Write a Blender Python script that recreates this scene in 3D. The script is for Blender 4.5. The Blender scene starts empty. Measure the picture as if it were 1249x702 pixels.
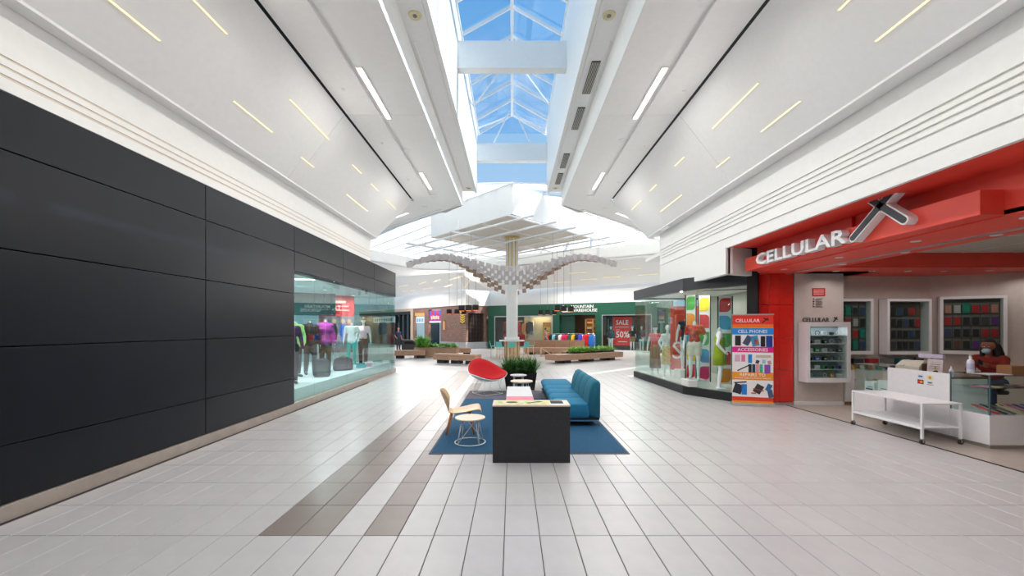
import bpy, bmesh, math, random
from mathutils import Vector, Matrix

# ------------------------------------------------------------------ camera, sky, sun, exposure
SC = bpy.context.scene
COL = SC.collection
cam = bpy.data.cameras.new('camera')
cam.sensor_width = 36.0
cam.lens = 505.0 / 1249.0 * 36.0
cam.shift_y = 48.0 / 1249.0
cam.clip_end = 300
cam_o = bpy.data.objects.new('camera', cam)
cam_o.location = (0, 0, 1.8)
cam_o.rotation_euler = (math.pi / 2, 0, 0)
COL.objects.link(cam_o)
SC.camera = cam_o
SC.view_settings.view_transform = 'Standard'
SC.view_settings.look = 'None'
SC.view_settings.exposure = 0.0
SC.view_settings.gamma = 1.0
SC.view_settings.use_curve_mapping = False

SKY = 1.0
SUN = 8.5
LAMP = 0.655          # one knob for all ceiling lamps


def lin(c):
    return tuple(((v / 255.0) / 12.92 if v / 255.0 <= 0.04045 else ((v / 255.0 + 0.055) / 1.055) ** 2.4) for v in c)


world = bpy.data.worlds.new('sky')
SC.world = world
world.use_nodes = True
wn, wl = world.node_tree.nodes, world.node_tree.links
wn.clear()
w_out = wn.new('ShaderNodeOutputWorld')
w_bg = wn.new('ShaderNodeBackground')
w_tc = wn.new('ShaderNodeTexCoord')
w_sep = wn.new('ShaderNodeSeparateXYZ')
w_ramp = wn.new('ShaderNodeValToRGB')
w_noise = wn.new('ShaderNodeTexNoise')
w_map = wn.new('ShaderNodeMapping')
w_cr = wn.new('ShaderNodeValToRGB')
w_mix = wn.new('ShaderNodeMixRGB')
wl.new(w_tc.outputs['Generated'], w_sep.inputs[0])
wl.new(w_sep.outputs['Z'], w_ramp.inputs[0])
w_ramp.color_ramp.elements[0].position = 0.0
w_ramp.color_ramp.elements[0].color = (*lin((205, 228, 250)), 1)
w_ramp.color_ramp.elements[1].position = 0.75
w_ramp.color_ramp.elements[1].color = (*lin((80, 168, 228)), 1)
wl.new(w_tc.outputs['Generated'], w_map.inputs[0])
w_map.inputs['Scale'].default_value = (2.0, 3.5, 4.0)
wl.new(w_map.outputs[0], w_noise.inputs[0])
w_noise.inputs['Scale'].default_value = 2.2
w_noise.inputs['Detail'].default_value = 7
w_cr.color_ramp.elements[0].position = 0.53
w_cr.color_ramp.elements[0].color = (0, 0, 0, 1)
w_cr.color_ramp.elements[1].position = 0.80
w_cr.color_ramp.elements[1].color = (0.75, 0.75, 0.75, 1)
wl.new(w_noise.outputs[0], w_cr.inputs[0])
wl.new(w_cr.outputs[0], w_mix.inputs[0])
wl.new(w_ramp.outputs[0], w_mix.inputs[1])
w_mix.inputs[2].default_value = (0.93, 0.96, 1.0, 1)
wl.new(w_mix.outputs[0], w_bg.inputs[0])
w_bg.inputs[1].default_value = SKY
wl.new(w_bg.outputs[0], w_out.inputs[0])

sun_d = bpy.data.lights.new('sun', 'SUN')
sun_d.energy = SUN
sun_d.angle = math.radians(0.6)
sun_d.color = (1.0, 0.95, 0.87)
sun_o = bpy.data.objects.new('sun', sun_d)
sun_o.rotation_euler = Vector((-0.70, -0.06, -0.75)).to_track_quat('-Z', 'Y').to_euler()
sun_o.location = (20, 10, 30)
COL.objects.link(sun_o)


def area_lamp(name, loc, sx, sy, power, color=(1, 0.96, 0.92), direction=(0, 0, -1), parent=None, spread=180):
    """rectangular area light; some callers draw no fixture for it"""
    d = bpy.data.lights.new(name, 'AREA')
    d.shape = 'RECTANGLE'
    d.size, d.size_y = sx, sy
    d.energy = power * LAMP
    d.color = color
    d.spread = math.radians(spread)
    o = bpy.data.objects.new(name, d)
    o.location = loc
    o.rotation_euler = Vector(direction).to_track_quat('-Z', 'Y').to_euler()
    COL.objects.link(o)
    if parent:
        o.parent = parent
    return o


# ------------------------------------------------------------------ helpers
RND = random.Random(7)
PI = math.pi


class MB:
    """collects shapes in one bmesh; build() links them as one mesh object"""

    def __init__(self):
        self.bm = bmesh.new()

    def _faces(self, vs, fs):
        bv = [self.bm.verts.new(v) for v in vs]
        for f in fs:
            try:
                self.bm.faces.new([bv[i] for i in f])
            except ValueError:
                pass
        return bv

    def box(self, x0, y0, z0, x1, y1, z1):
        vs = [(x, y, z) for z in (z0, z1) for y in (y0, y1) for x in (x0, x1)]
        self._faces(vs, [(0, 2, 3, 1), (4, 5, 7, 6), (0, 1, 5, 4), (2, 6, 7, 3), (0, 4, 6, 2), (1, 3, 7, 5)])
        return self

    def obox(self, c, size, rz=0.0, rx=0.0, ry=0.0):
        m = Matrix.Rotation(rz, 3, 'Z') @ Matrix.Rotation(ry, 3, 'Y') @ Matrix.Rotation(rx, 3, 'X')
        hx, hy, hz = size[0] / 2, size[1] / 2, size[2] / 2
        vs = [Vector(c) + m @ Vector((x, y, z)) for z in (-hz, hz) for y in (-hy, hy) for x in (-hx, hx)]
        self._faces(vs, [(0, 2, 3, 1), (4, 5, 7, 6), (0, 1, 5, 4), (2, 6, 7, 3), (0, 4, 6, 2), (1, 3, 7, 5)])
        return self

    def bar(self, p, q, w, h=None):
        """a square bar from p to q"""
        p, q = Vector(p), Vector(q)
        h = h or w
        d = (q - p).normalized()
        up = Vector((0, 0, 1)) if abs(d.z) < 0.95 else Vector((0, 1, 0))
        s = d.cross(up).normalized()
        t = s.cross(d).normalized()
        vs = [b + s * a * w / 2 + t * c * h / 2 for b in (p, q) for a, c in ((-1, -1), (1, -1), (1, 1), (-1, 1))]
        self._faces(vs, [(0, 1, 2, 3), (7, 6, 5, 4), (0, 4, 5, 1), (1, 5, 6, 2), (2, 6, 7, 3), (3, 7, 4, 0)])
        return self

    def prism(self, pts, z0, z1):
        n = len(pts)
        vs = [(p[0], p[1], z0) for p in pts] + [(p[0], p[1], z1) for p in pts]
        fs = [tuple(range(n))[::-1], tuple(range(n, 2 * n))] + [(i, (i + 1) % n, n + (i + 1) % n, n + i) for i in range(n)]
        self._faces(vs, fs)
        return self

    def slab(self, pts, vec):
        """polygon of 3D points given a thickness vector"""
        n = len(pts)
        v = Vector(vec)
        vs = [Vector(p) for p in pts] + [Vector(p) + v for p in pts]
        fs = [tuple(range(n))[::-1], tuple(range(n, 2 * n))] + [(i, (i + 1) % n, n + (i + 1) % n, n + i) for i in range(n)]
        self._faces(vs, fs)
        return self

    def cyl(self, p, q, r, r2=None, seg=12):
        p, q = Vector(p), Vector(q)
        r2 = r if r2 is None else r2
        d = (q - p).normalized()
        up = Vector((0, 0, 1)) if abs(d.z) < 0.95 else Vector((1, 0, 0))
        s = d.cross(up).normalized()
        t = s.cross(d).normalized()
        vs = []
        for b, rr in ((p, r), (q, r2)):
            for i in range(seg):
                a = 2 * PI * i / seg
                vs.append(b + s * math.cos(a) * rr + t * math.sin(a) * rr)
        fs = [tuple(range(seg)), tuple(range(seg, 2 * seg))[::-1]] + [(i, seg + i, seg + (i + 1) % seg, (i + 1) % seg) for i in range(seg)]
        self._faces(vs, fs)
        return self

    def tube(self, pts, r, seg=6, closed=False):
        pts = [Vector(p) for p in pts]
        n = len(pts)
        rings = []
        for i, p in enumerate(pts):
            if closed:
                d = (pts[(i + 1) % n] - pts[i - 1]).normalized()
            else:
                d = (pts[min(i + 1, n - 1)] - pts[max(i - 1, 0)]).normalized()
            up = Vector((0, 0, 1)) if abs(d.z) < 0.93 else Vector((1, 0, 0))
            s = d.cross(up).normalized()
            t = s.cross(d).normalized()
            rings.append([self.bm.verts.new(p + s * math.cos(2 * PI * k / seg) * r + t * math.sin(2 * PI * k / seg) * r) for k in range(seg)])
        m = n if closed else n - 1
        for i in range(m):
            a, b = rings[i], rings[(i + 1) % n]
            for k in range(seg):
                self.bm.faces.new((a[k], b[k], b[(k + 1) % seg], a[(k + 1) % seg]))
        if not closed:
            self.bm.faces.new(rings[0])
            self.bm.faces.new(rings[-1][::-1])
        return self

    def lathe(self, prof, c=(0, 0, 0), seg=20, sx=1.0, sy=1.0):
        c = Vector(c)
        rings = []
        for r, z in prof:
            if r < 1e-5:
                rings.append([self.bm.verts.new(c + Vector((0, 0, z)))])
            else:
                rings.append([self.bm.verts.new(c + Vector((math.cos(2 * PI * k / seg) * r * sx, math.sin(2 * PI * k / seg) * r * sy, z))) for k in range(seg)])
        for a, b in zip(rings, rings[1:]):
            for k in range(seg):
                k2 = (k + 1) % seg
                if len(a) == 1 and len(b) == 1:
                    continue
                if len(a) == 1:
                    self.bm.faces.new((a[0], b[k2], b[k]))
                elif len(b) == 1:
                    self.bm.faces.new((a[k], a[k2], b[0]))
                else:
                    self.bm.faces.new((a[k], a[k2], b[k2], b[k]))
        if len(rings[0]) > 1:
            self.bm.faces.new(rings[0][::-1])
        if len(rings[-1]) > 1:
            self.bm.faces.new(rings[-1])
        return self

    def ball(self, c, r, seg=12, rings=8):
        r = (r, r, r) if not hasattr(r, '__len__') else r
        prof = [(math.sin(PI * i / rings) , -math.cos(PI * i / rings)) for i in range(rings + 1)]
        c = Vector(c)
        rr = []
        for a, z in prof:
            if a < 1e-5:
                rr.append([self.bm.verts.new(c + Vector((0, 0, z * r[2])))])
            else:
                rr.append([self.bm.verts.new(c + Vector((math.cos(2 * PI * k / seg) * a * r[0], math.sin(2 * PI * k / seg) * a * r[1], z * r[2]))) for k in range(seg)])
        for a, b in zip(rr, rr[1:]):
            for k in range(seg):
                k2 = (k + 1) % seg
                if len(a) == 1:
                    self.bm.faces.new((a[0], b[k2], b[k]))
                elif len(b) == 1:
                    self.bm.faces.new((a[k], a[k2], b[0]))
                else:
                    self.bm.faces.new((a[k], a[k2], b[k2], b[k]))
        return self

    def capsule(self, a, b, ra, rb, seg=12):
        a, b = Vector(a), Vector(b)
        d = b - a
        L = d.length
        d = d.normalized() if L > 1e-6 else Vector((0, 0, 1))
        up = Vector((0, 0, 1)) if abs(d.z) < 0.95 else Vector((0, 1, 0))
        s = d.cross(up).normalized()
        t = s.cross(d).normalized()
        rings = [[self.bm.verts.new(a - d * ra)]]
        for ang in (-60, -30, 0):
            x = math.radians(ang)
            rings.append((a + d * ra * math.sin(x), ra * math.cos(x)))
        for ang in (0, 30, 60):
            x = math.radians(ang)
            rings.append((b + d * rb * math.sin(x), rb * math.cos(x)))
        out = [rings[0]]
        for c, r in rings[1:]:
            out.append([self.bm.verts.new(c + s * math.cos(2 * PI * k / seg) * r + t * math.sin(2 * PI * k / seg) * r) for k in range(seg)])
        out.append([self.bm.verts.new(b + d * rb)])
        for p, q in zip(out, out[1:]):
            for k in range(seg):
                k2 = (k + 1) % seg
                if len(p) == 1:
                    self.bm.faces.new((p[0], q[k], q[k2]))
                elif len(q) == 1:
                    self.bm.faces.new((p[k2], p[k], q[0]))
                else:
                    self.bm.faces.new((p[k2], p[k], q[k], q[k2]))
        return self

    def loft(self, rings, cap=True):
        """rings: lists of points, same count"""
        vr = [[self.bm.verts.new(p) for p in r] for r in rings]
        n = len(vr[0])
        for a, b in zip(vr, vr[1:]):
            for k in range(n):
                self.bm.faces.new((a[k], a[(k + 1) % n], b[(k + 1) % n], b[k]))
        if cap:
            self.bm.faces.new(vr[0][::-1])
            self.bm.faces.new(vr[-1])
        return self

    def mesh(self, name, mat=None, smooth=False):
        bmesh.ops.recalc_face_normals(self.bm, faces=self.bm.faces)
        me = bpy.data.meshes.new(name)
        if smooth:
            for f in self.bm.faces:
                f.smooth = True
        self.bm.to_mesh(me)
        self.bm.free()
        if mat is not None:
            me.materials.append(mat)
        return me

    def build(self, name, mat=None, parent=None, bevel=0.0, smooth=False, kind=None, seg=2):
        o = put(name, self.mesh(name, mat, smooth), parent)
        if bevel > 0:
            b = o.modifiers.new('edge', 'BEVEL')
            b.width = bevel
            b.segments = seg
            b.limit_method = 'ANGLE'
            b.angle_limit = math.radians(40)
        if kind:
            o['kind'] = kind
        return o


def put(name, me, parent=None, loc=None, rz=None):
    o = bpy.data.objects.new(name, me)
    COL.objects.link(o)
    if parent is not None:
        o.parent = parent
    if loc is not None:
        o.location = loc
    if rz is not None:
        o.rotation_euler = (0, 0, rz)
    return o


def tag(o, label, cat, group=None):
    o['label'] = label
    o['category'] = cat
    if group:
        o['group'] = group
    return o


def thing(name, label, cat, loc=(0, 0, 0), rz=0.0, group=None):
    o = bpy.data.objects.new(name, None)
    o.empty_display_size = 0.1
    COL.objects.link(o)
    o.location = loc
    o.rotation_euler = (0, 0, rz)
    return tag(o, label, cat, group)


def structure(name, loc=(0, 0, 0), rz=0.0):
    o = bpy.data.objects.new(name, None)
    o.empty_display_size = 0.1
    COL.objects.link(o)
    o.location = loc
    o.rotation_euler = (0, 0, rz)
    o['kind'] = 'structure'
    return o


def dup(root, loc, rz, label=None):
    r = root.copy()
    COL.objects.link(r)
    r.location = loc
    r.rotation_euler = (0, 0, rz)
    if label:
        r['label'] = label
    for ch in list(root.children):
        c = ch.copy()
        COL.objects.link(c)
        c.parent = r
        for g in list(ch.children):
            d = g.copy()
            COL.objects.link(d)
            d.parent = c
    return r


def part(o, label):
    o['label'] = label
    return o


def text_mesh(body, size, extrude=0.0, width=None, height=None, offset=0.0, align='LEFT'):
    cu = bpy.data.curves.new('lettering', 'FONT')
    cu.body = body
    cu.size = size
    cu.extrude = extrude
    cu.offset = offset
    cu.resolution_u = 2
    cu.align_x = 'LEFT'
    ob = bpy.data.objects.new('lettering', cu)
    me = ob.to_mesh().copy()
    ob.to_mesh_clear()
    bpy.data.objects.remove(ob)
    bpy.data.curves.remove(cu)
    xs = [v.co.x for v in me.vertices]
    ys = [v.co.y for v in me.vertices]
    x0, x1, y0, y1 = min(xs), max(xs), min(ys), max(ys)
    sx = width / (x1 - x0) if width else 1.0
    sy = height / (y1 - y0) if height else sx if width else 1.0
    dx = {'LEFT': x0, 'CENTER': (x0 + x1) / 2, 'RIGHT': x1}[align]
    for v in me.vertices:
        v.co.x = (v.co.x - dx) * sx
        v.co.y = (v.co.y - y0) * sy
    return me


def lettering(body, mat, parent, loc, rot, width=None, height=None, extrude=0.002, align='LEFT', name='lettering', offset=0.0):
    me = text_mesh(body, 1.0, extrude, width, height, offset, align)
    me.materials.append(mat)
    o = bpy.data.objects.new(name, me)
    COL.objects.link(o)
    o.parent = parent
    o.location = loc
    o.rotation_euler = rot
    return o


UP = (PI / 2, 0, 0)     # lettering that stands upright and faces -Y

# ------------------------------------------------------------------ materials


def mat(name, rgb, rough=0.6, metal=0.0, var=0.06, scale=12.0, bump=0.0, bscale=80.0, emit=None, estr=0.0, spec=0.5, obj_random=0.0, stretch=None, trans=0.0):
    m = bpy.data.materials.new(name)
    m.use_nodes = True
    n, l = m.node_tree.nodes, m.node_tree.links
    b = n['Principled BSDF']
    c = lin(rgb)
    tc = n.new('ShaderNodeTexCoord')
    mp = n.new('ShaderNodeMapping')
    l.new(tc.outputs['Object'], mp.inputs[0])
    if stretch:
        mp.inputs['Scale'].default_value = stretch
    nz = n.new('ShaderNodeTexNoise')
    nz.inputs['Scale'].default_value = scale
    nz.inputs['Detail'].default_value = 4
    l.new(mp.outputs[0], nz.inputs[0])
    rp = n.new('ShaderNodeValToRGB')
    rp.color_ramp.elements[0].position = 0.3
    rp.color_ramp.elements[1].position = 0.7
    rp.color_ramp.elements[0].color = (*[max(0, v * (1 - var)) for v in c], 1)
    rp.color_ramp.elements[1].color = (*[min(1, v * (1 + var)) for v in c], 1)
    l.new(nz.outputs[0], rp.inputs[0])
    src = rp.outputs[0]
    if obj_random:
        oi = n.new('ShaderNodeObjectInfo')
        mr = n.new('ShaderNodeMapRange')
        mr.inputs['To Min'].default_value = 1 - obj_random
        mr.inputs['To Max'].default_value = 1 + obj_random
        l.new(oi.outputs['Random'], mr.inputs[0])
        mu = n.new('ShaderNodeMixRGB')
        mu.blend_type = 'MULTIPLY'
        mu.inputs[0].default_value = 1
        l.new(src, mu.inputs[1])
        l.new(mr.outputs[0], mu.inputs[2])
        src = mu.outputs[0]
    l.new(src, b.inputs['Base Color'])
    b.inputs['Roughness'].default_value = rough
    b.inputs['Metallic'].default_value = metal
    b.inputs['Specular IOR Level'].default_value = spec
    if bump:
        nb = n.new('ShaderNodeTexNoise')
        nb.inputs['Scale'].default_value = bscale
        nb.inputs['Detail'].default_value = 3
        l.new(mp.outputs[0], nb.inputs[0])
        bp = n.new('ShaderNodeBump')
        bp.inputs['Strength'].default_value = bump
        bp.inputs['Distance'].default_value = 0.01
        l.new(nb.outputs[0], bp.inputs['Height'])
        l.new(bp.outputs[0], b.inputs['Normal'])
    if emit:
        b.inputs['Emission Color'].default_value = (*lin(emit), 1)
        b.inputs['Emission Strength'].default_value = estr
    return m


def glass(name, tint=(240, 250, 248), refl=1.0, rough=0.0):
    """thin pane: clear transmission plus a Fresnel reflection"""
    m = bpy.data.materials.new(name)
    m.use_nodes = True
    n, l = m.node_tree.nodes, m.node_tree.links
    n.clear()
    out = n.new('ShaderNodeOutputMaterial')
    tr = n.new('ShaderNodeBsdfTransparent')
    tr.inputs[0].default_value = (*lin(tint), 1)
    gl = n.new('ShaderNodeBsdfGlossy')
    gl.inputs['Roughness'].default_value = rough
    fr = n.new('ShaderNodeFresnel')
    ge = n.new('ShaderNodeNewGeometry')
    ir = n.new('ShaderNodeMapRange')          # same reflection from either face of the pane
    ir.inputs['To Min'].default_value = 1.5
    ir.inputs['To Max'].default_value = 1 / 1.5
    l.new(ge.outputs['Backfacing'], ir.inputs[0])
    l.new(ir.outputs[0], fr.inputs[0])
    mx = n.new('ShaderNodeMixShader')
    mu = n.new('ShaderNodeMath')
    mu.operation = 'MULTIPLY'
    mu.inputs[1].default_value = refl
    l.new(fr.outputs[0], mu.inputs[0])
    l.new(mu.outputs[0], mx.inputs[0])
    l.new(tr.outputs[0], mx.inputs[1])
    l.new(gl.outputs[0], mx.inputs[2])
    l.new(mx.outputs[0], out.inputs[0])
    return m


def translucent(name, rgb, mixf=0.6):
    m = bpy.data.materials.new(name)
    m.use_nodes = True
    n, l = m.node_tree.nodes, m.node_tree.links
    n.clear()
    out = n.new('ShaderNodeOutputMaterial')
    tr = n.new('ShaderNodeBsdfTranslucent')
    di = n.new('ShaderNodeBsdfDiffuse')
    nz = n.new('ShaderNodeTexNoise')
    nz.inputs['Scale'].default_value = 3
    rp = n.new('ShaderNodeValToRGB')
    c = lin(rgb)
    rp.color_ramp.elements[0].color = (*[v * 0.97 for v in c], 1)
    rp.color_ramp.elements[1].color = (*c, 1)
    l.new(nz.outputs[0], rp.inputs[0])
    mx = n.new('ShaderNodeMixShader')
    mx.inputs[0].default_value = mixf
    l.new(rp.outputs[0], tr.inputs[0])
    l.new(rp.outputs[0], di.inputs[0])
    l.new(di.outputs[0], mx.inputs[1])
    l.new(tr.outputs[0], mx.inputs[2])
    l.new(mx.outputs[0], out.inputs[0])
    return m


def wood(name, a, b, rough=0.5, scale=6.0, axis=(1, 12, 12)):
    m = bpy.data.materials.new(name)
    m.use_nodes = True
    n, l = m.node_tree.nodes, m.node_tree.links
    bs = n['Principled BSDF']
    tc = n.new('ShaderNodeTexCoord')
    mp = n.new('ShaderNodeMapping')
    mp.inputs['Scale'].default_value = axis
    l.new(tc.outputs['Object'], mp.inputs[0])
    nz = n.new('ShaderNodeTexNoise')
    nz.inputs['Scale'].default_value = scale
    nz.inputs['Detail'].default_value = 6
    nz.inputs['Distortion'].default_value = 0.4
    l.new(mp.outputs[0], nz.inputs[0])
    rp = n.new('ShaderNodeValToRGB')
    rp.color_ramp.elements[0].position = 0.32
    rp.color_ramp.elements[1].position = 0.68
    rp.color_ramp.elements[0].color = (*lin(a), 1)
    rp.color_ramp.elements[1].color = (*lin(b), 1)
    l.new(nz.outputs[0], rp.inputs[0])
    l.new(rp.outputs[0], bs.inputs['Base Color'])
    bs.inputs['Roughness'].default_value = rough
    return m


def brickwork(name, c1, c2, mortar, bw=0.22, bh=0.075):
    m = bpy.data.materials.new(name)
    m.use_nodes = True
    n, l = m.node_tree.nodes, m.node_tree.links
    bs = n['Principled BSDF']
    tc = n.new('ShaderNodeTexCoord')
    sp = n.new('ShaderNodeSeparateXYZ')
    cb = n.new('ShaderNodeCombineXYZ')
    l.new(tc.outputs['Object'], sp.inputs[0])
    l.new(sp.outputs['X'], cb.inputs['X'])
    l.new(sp.outputs['Z'], cb.inputs['Y'])
    bt = n.new('ShaderNodeTexBrick')
    bt.inputs['Color1'].default_value = (*lin(c1), 1)
    bt.inputs['Color2'].default_value = (*lin(c2), 1)
    bt.inputs['Mortar'].default_value = (*lin(mortar), 1)
    bt.inputs['Scale'].default_value = 1.0
    bt.inputs['Brick Width'].default_value = bw
    bt.inputs['Row Height'].default_value = bh
    bt.inputs['Mortar Size'].default_value = 0.008
    l.new(cb.outputs[0], bt.inputs[0])
    l.new(bt.outputs[0], bs.inputs['Base Color'])
    bs.inputs['Roughness'].default_value = 0.85
    return m


def floor_tiles_mat(name, rgb, grout, w=0.3052, h=0.61, x0=-0.066, y0=3.584):
    """far floor, too far off to tell tiles apart"""
    m = bpy.data.materials.new(name)
    m.use_nodes = True
    n, l = m.node_tree.nodes, m.node_tree.links
    bs = n['Principled BSDF']
    tc = n.new('ShaderNodeTexCoord')
    mp = n.new('ShaderNodeMapping')
    mp.inputs['Location'].default_value = (-x0, -y0, 0)
    l.new(tc.outputs['Object'], mp.inputs[0])
    bt = n.new('ShaderNodeTexBrick')
    bt.offset = 0.0
    c = lin(rgb)
    bt.inputs['Color1'].default_value = (*c, 1)
    bt.inputs['Color2'].default_value = (*[v * 0.95 for v in c], 1)
    bt.inputs['Mortar'].default_value = (*lin(grout), 1)
    bt.inputs['Scale'].default_value = 1.0
    bt.inputs['Brick Width'].default_value = w
    bt.inputs['Row Height'].default_value = h
    bt.inputs['Mortar Size'].default_value = 0.0025
    l.new(mp.outputs[0], bt.inputs[0])
    l.new(bt.outputs[0], bs.inputs['Base Color'])
    bs.inputs['Roughness'].default_value = 0.3
    return m


W = {}
W['white'] = mat('white_paint', (238, 237, 234), 0.6, var=0.015)
W['ceiling'] = mat('ceiling_paint', (241, 240, 239), 0.7, var=0.015)
W['black_panel'] = mat('black_panel', (15, 18, 27), 0.34, var=0.12, scale=3, bump=0.02, bscale=300, spec=0.3)
W['black'] = mat('black_matte', (22, 22, 24), 0.55, var=0.1)
W['dark'] = mat('dark_gap', (12, 12, 13), 0.9, var=0.1)
W['charcoal'] = mat('charcoal_metal', (52, 52, 58), 0.45, var=0.06)
W['stone'] = mat('stone_base', (168, 156, 146), 0.5, var=0.08, scale=6, bump=0.05)
W['grout'] = mat('grout', (84, 76, 72), 0.8, var=0.1)
W['tile'] = mat('tile_light', (195, 192, 192), 0.30, var=0.035, scale=5, bump=0.012, bscale=60, obj_random=0.03)
W['tile_dark'] = mat('tile_brown', (136, 123, 117), 0.30, var=0.06, scale=5, bump=0.012, bscale=60, obj_random=0.04)
W['tile_far'] = floor_tiles_mat('tile_far', (200, 197, 195), (150, 144, 139))
W['tile_shop'] = floor_tiles_mat('tile_shop', (186, 174, 164), (120, 110, 104))
W['red'] = mat('red_paint', (236, 78, 62), 0.45, var=0.06, scale=2)
W['red_tile'] = mat('red_tile', (214, 40, 30), 0.25, var=0.05)
W['silver'] = mat('silver_metal', (200, 200, 202), 0.3, metal=0.9, var=0.05)
W['chrome'] = mat('chrome', (215, 215, 218), 0.15, metal=1.0, var=0.03)
W['grey_metal'] = mat('grey_metal', (120, 120, 122), 0.4, metal=0.6, var=0.06)
W['white_metal'] = mat('white_metal', (236, 236, 236), 0.35, var=0.02)
W['white_gloss'] = mat('white_laminate', (236, 234, 236), 0.3, var=0.02)
W['led'] = mat('led_warm', (255, 246, 222), 0.5, emit=(255, 228, 160), estr=1.25)
W['led_white'] = mat('led_white', (255, 250, 240), 0.5, emit=(255, 244, 225), estr=2.2)
W['cream'] = mat('cream_plastic', (222, 210, 170), 0.5)
W['vent'] = mat('vent_slat', (196, 190, 184), 0.5)
W['glass'] = glass('clear_glass', (244, 252, 250), 1.0)
W['glass_green'] = glass('green_glass', (232, 245, 243), 1.2)
W['glass_roof'] = glass('roof_glass', (236, 246, 255), 0.7)
W['milk'] = translucent('milky_roof_panel', (253, 252, 250), 0.82)
W['tan_panel'] = mat('tan_panel', (216, 208, 198), 0.6, var=0.03)
W['fin'] = mat('fin_board', (188, 180, 180), 0.55, var=0.05)
W['fin_brown'] = mat('fin_board_brown', (150, 122, 104), 0.6, var=0.05)  # browner board colour for the farthest rows of the lattice
W['gold'] = mat('gold_strip', (214, 190, 130), 0.4, metal=0.3)
W['wood_bench'] = wood('bench_wood', (160, 120, 94), (188, 150, 122), 0.55, 3.0, (1.5, 14, 14))
W['wood_pale'] = wood('pale_plywood', (214, 178, 134), (232, 202, 162), 0.4, 4.0, (3, 14, 14))
W['wood_top'] = wood('pale_table_top', (232, 206, 182), (242, 222, 202), 0.45, 4.0, (3, 12, 12))
W['wood_leg'] = wood('orange_wood', (178, 104, 48), (204, 130, 66), 0.45, 6.0, (14, 14, 2))
W['brick'] = brickwork('brown_brick', (108, 74, 64), (136, 98, 84), (132, 120, 114))
W['green'] = mat('green_paint', (15, 78, 58), 0.5, var=0.05, scale=2)
W['green_dark'] = mat('green_dark', (14, 62, 46), 0.5)
W['navy_rug'] = mat('blue_carpet', (30, 84, 118), 0.95, var=0.22, scale=60, bump=0.5, bscale=400)
W['grey_rug'] = mat('grey_carpet', (112, 104, 112), 0.95, var=0.2, scale=60, bump=0.5, bscale=400)
W['teal_rug'] = mat('teal_carpet', (52, 112, 136), 0.95, var=0.3, scale=60, bump=0.5, bscale=400)
W['sofa'] = mat('blue_upholstery', (28, 116, 152), 0.85, var=0.08, scale=40, bump=0.25, bscale=500)
W['sofa_back'] = mat('teal_upholstery', (26, 106, 128), 0.85, var=0.08, scale=40, bump=0.25, bscale=500)
W['red_fabric'] = mat('red_upholstery', (192, 14, 24), 0.85, var=0.08, scale=30, bump=0.25, bscale=500)
W['desk'] = mat('charcoal_laminate', (42, 41, 43), 0.6, var=0.14, scale=18, bump=0.06, bscale=200)
W['pink'] = mat('pink_laminate', (238, 134, 156), 0.4, var=0.03)
W['mannequin'] = mat('mannequin_white', (236, 238, 240), 0.4, var=0.02)
W['paper'] = mat('paper_white', (240, 238, 238), 0.7, var=0.02)
W['cord'] = mat('cord', (90, 90, 96), 0.6)
W['teal_seat'] = mat('teal_plastic', (96, 188, 184), 0.45, var=0.03)


def colour(rgb, rough=0.65, var=0.06, _c={}):
    k = (tuple(rgb), rough)
    if k not in _c:
        _c[k] = mat('colour_%d_%d_%d' % tuple(rgb), rgb, rough, var=var, scale=25)
    return _c[k]


ORD = ['first', 'second', 'third', 'fourth', 'fifth', 'sixth', 'seventh', 'eighth', 'ninth', 'tenth', 'eleventh', 'twelfth',
       'thirteenth', 'fourteenth', 'fifteenth', 'sixteenth', 'seventeenth', 'eighteenth', 'nineteenth', 'twentieth']

# ------------------------------------------------------------------ the setting: floor
floor = MB().box(-16, -8, -0.12, 16, 47, -0.008).build('floor', W['grout'], kind='structure')
GAP = 0.007


def tile_mesh(m, name):
    b = MB()
    hx, hy = (0.3052 - GAP) / 2, (0.61 - GAP) / 2
    e = 0.0035
    top = [(-hx + e, -hy + e, 0), (hx - e, -hy + e, 0), (hx - e, hy - e, 0), (-hx + e, hy - e, 0)]
    mid = [(-hx, -hy, -e), (hx, -hy, -e), (hx, hy, -e), (-hx, hy, -e)]
    bot = [(-hx, -hy, -0.0085), (hx, -hy, -0.0085), (hx, hy, -0.0085), (-hx, hy, -0.0085)]
    b.loft([bot, mid, top])
    return b.mesh(name, m)


tile_me = tile_mesh(W['tile'], 'floor_tile')
tile_dk = tile_mesh(W['tile_dark'], 'floor_tile_brown')


def is_dark(k, r):
    return r >= 0 and ((k in (-7, -6)) or k == -4) and not (k == -4 and r > 15)


cells = []
for r in range(-19, 22):
    for k in range(-15, 21):
        cells.append((r, k, -0.066 + 0.3052 * (k + 0.5), 3.584 + 0.61 * (r + 0.5)))
seen = [c for c in cells if c[3] > 2.5 and abs(c[2]) < 1.2366 * (c[3] + 0.35) + 0.2]
seen.sort(key=lambda c: c[3])
single = seen[:298]
sset = set((c[0], c[1]) for c in single)
for r, k, x, y in single:
    o = put('floor_tile', tile_dk if is_dark(k, r) else tile_me, floor, (x, y, 0))
hx, hy = (0.3052 - GAP) / 2, (0.61 - GAP) / 2
for dk, nm in ((False, 'floor_tiles_light'), (True, 'floor_tiles_brown')):
    b = MB()
    for r, k, x, y in cells:
        if (r, k) in sset or is_dark(k, r) != dk:
            continue
        b.box(x - hx, y - hy, -0.0085, x + hx, y + hy, 0)
    b.build(nm, W['tile_dark'] if dk else W['tile'], floor, kind='stuff')
YF = 3.584 + 0.61 * 22
b = MB()
b.box(-16, YF + 0.003, -0.0085, 16, 47, 0)
b.box(-16, 13.5, -0.0085, -4.65, YF, 0)
b.build('far_paving', W['tile_far'], floor)
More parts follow.
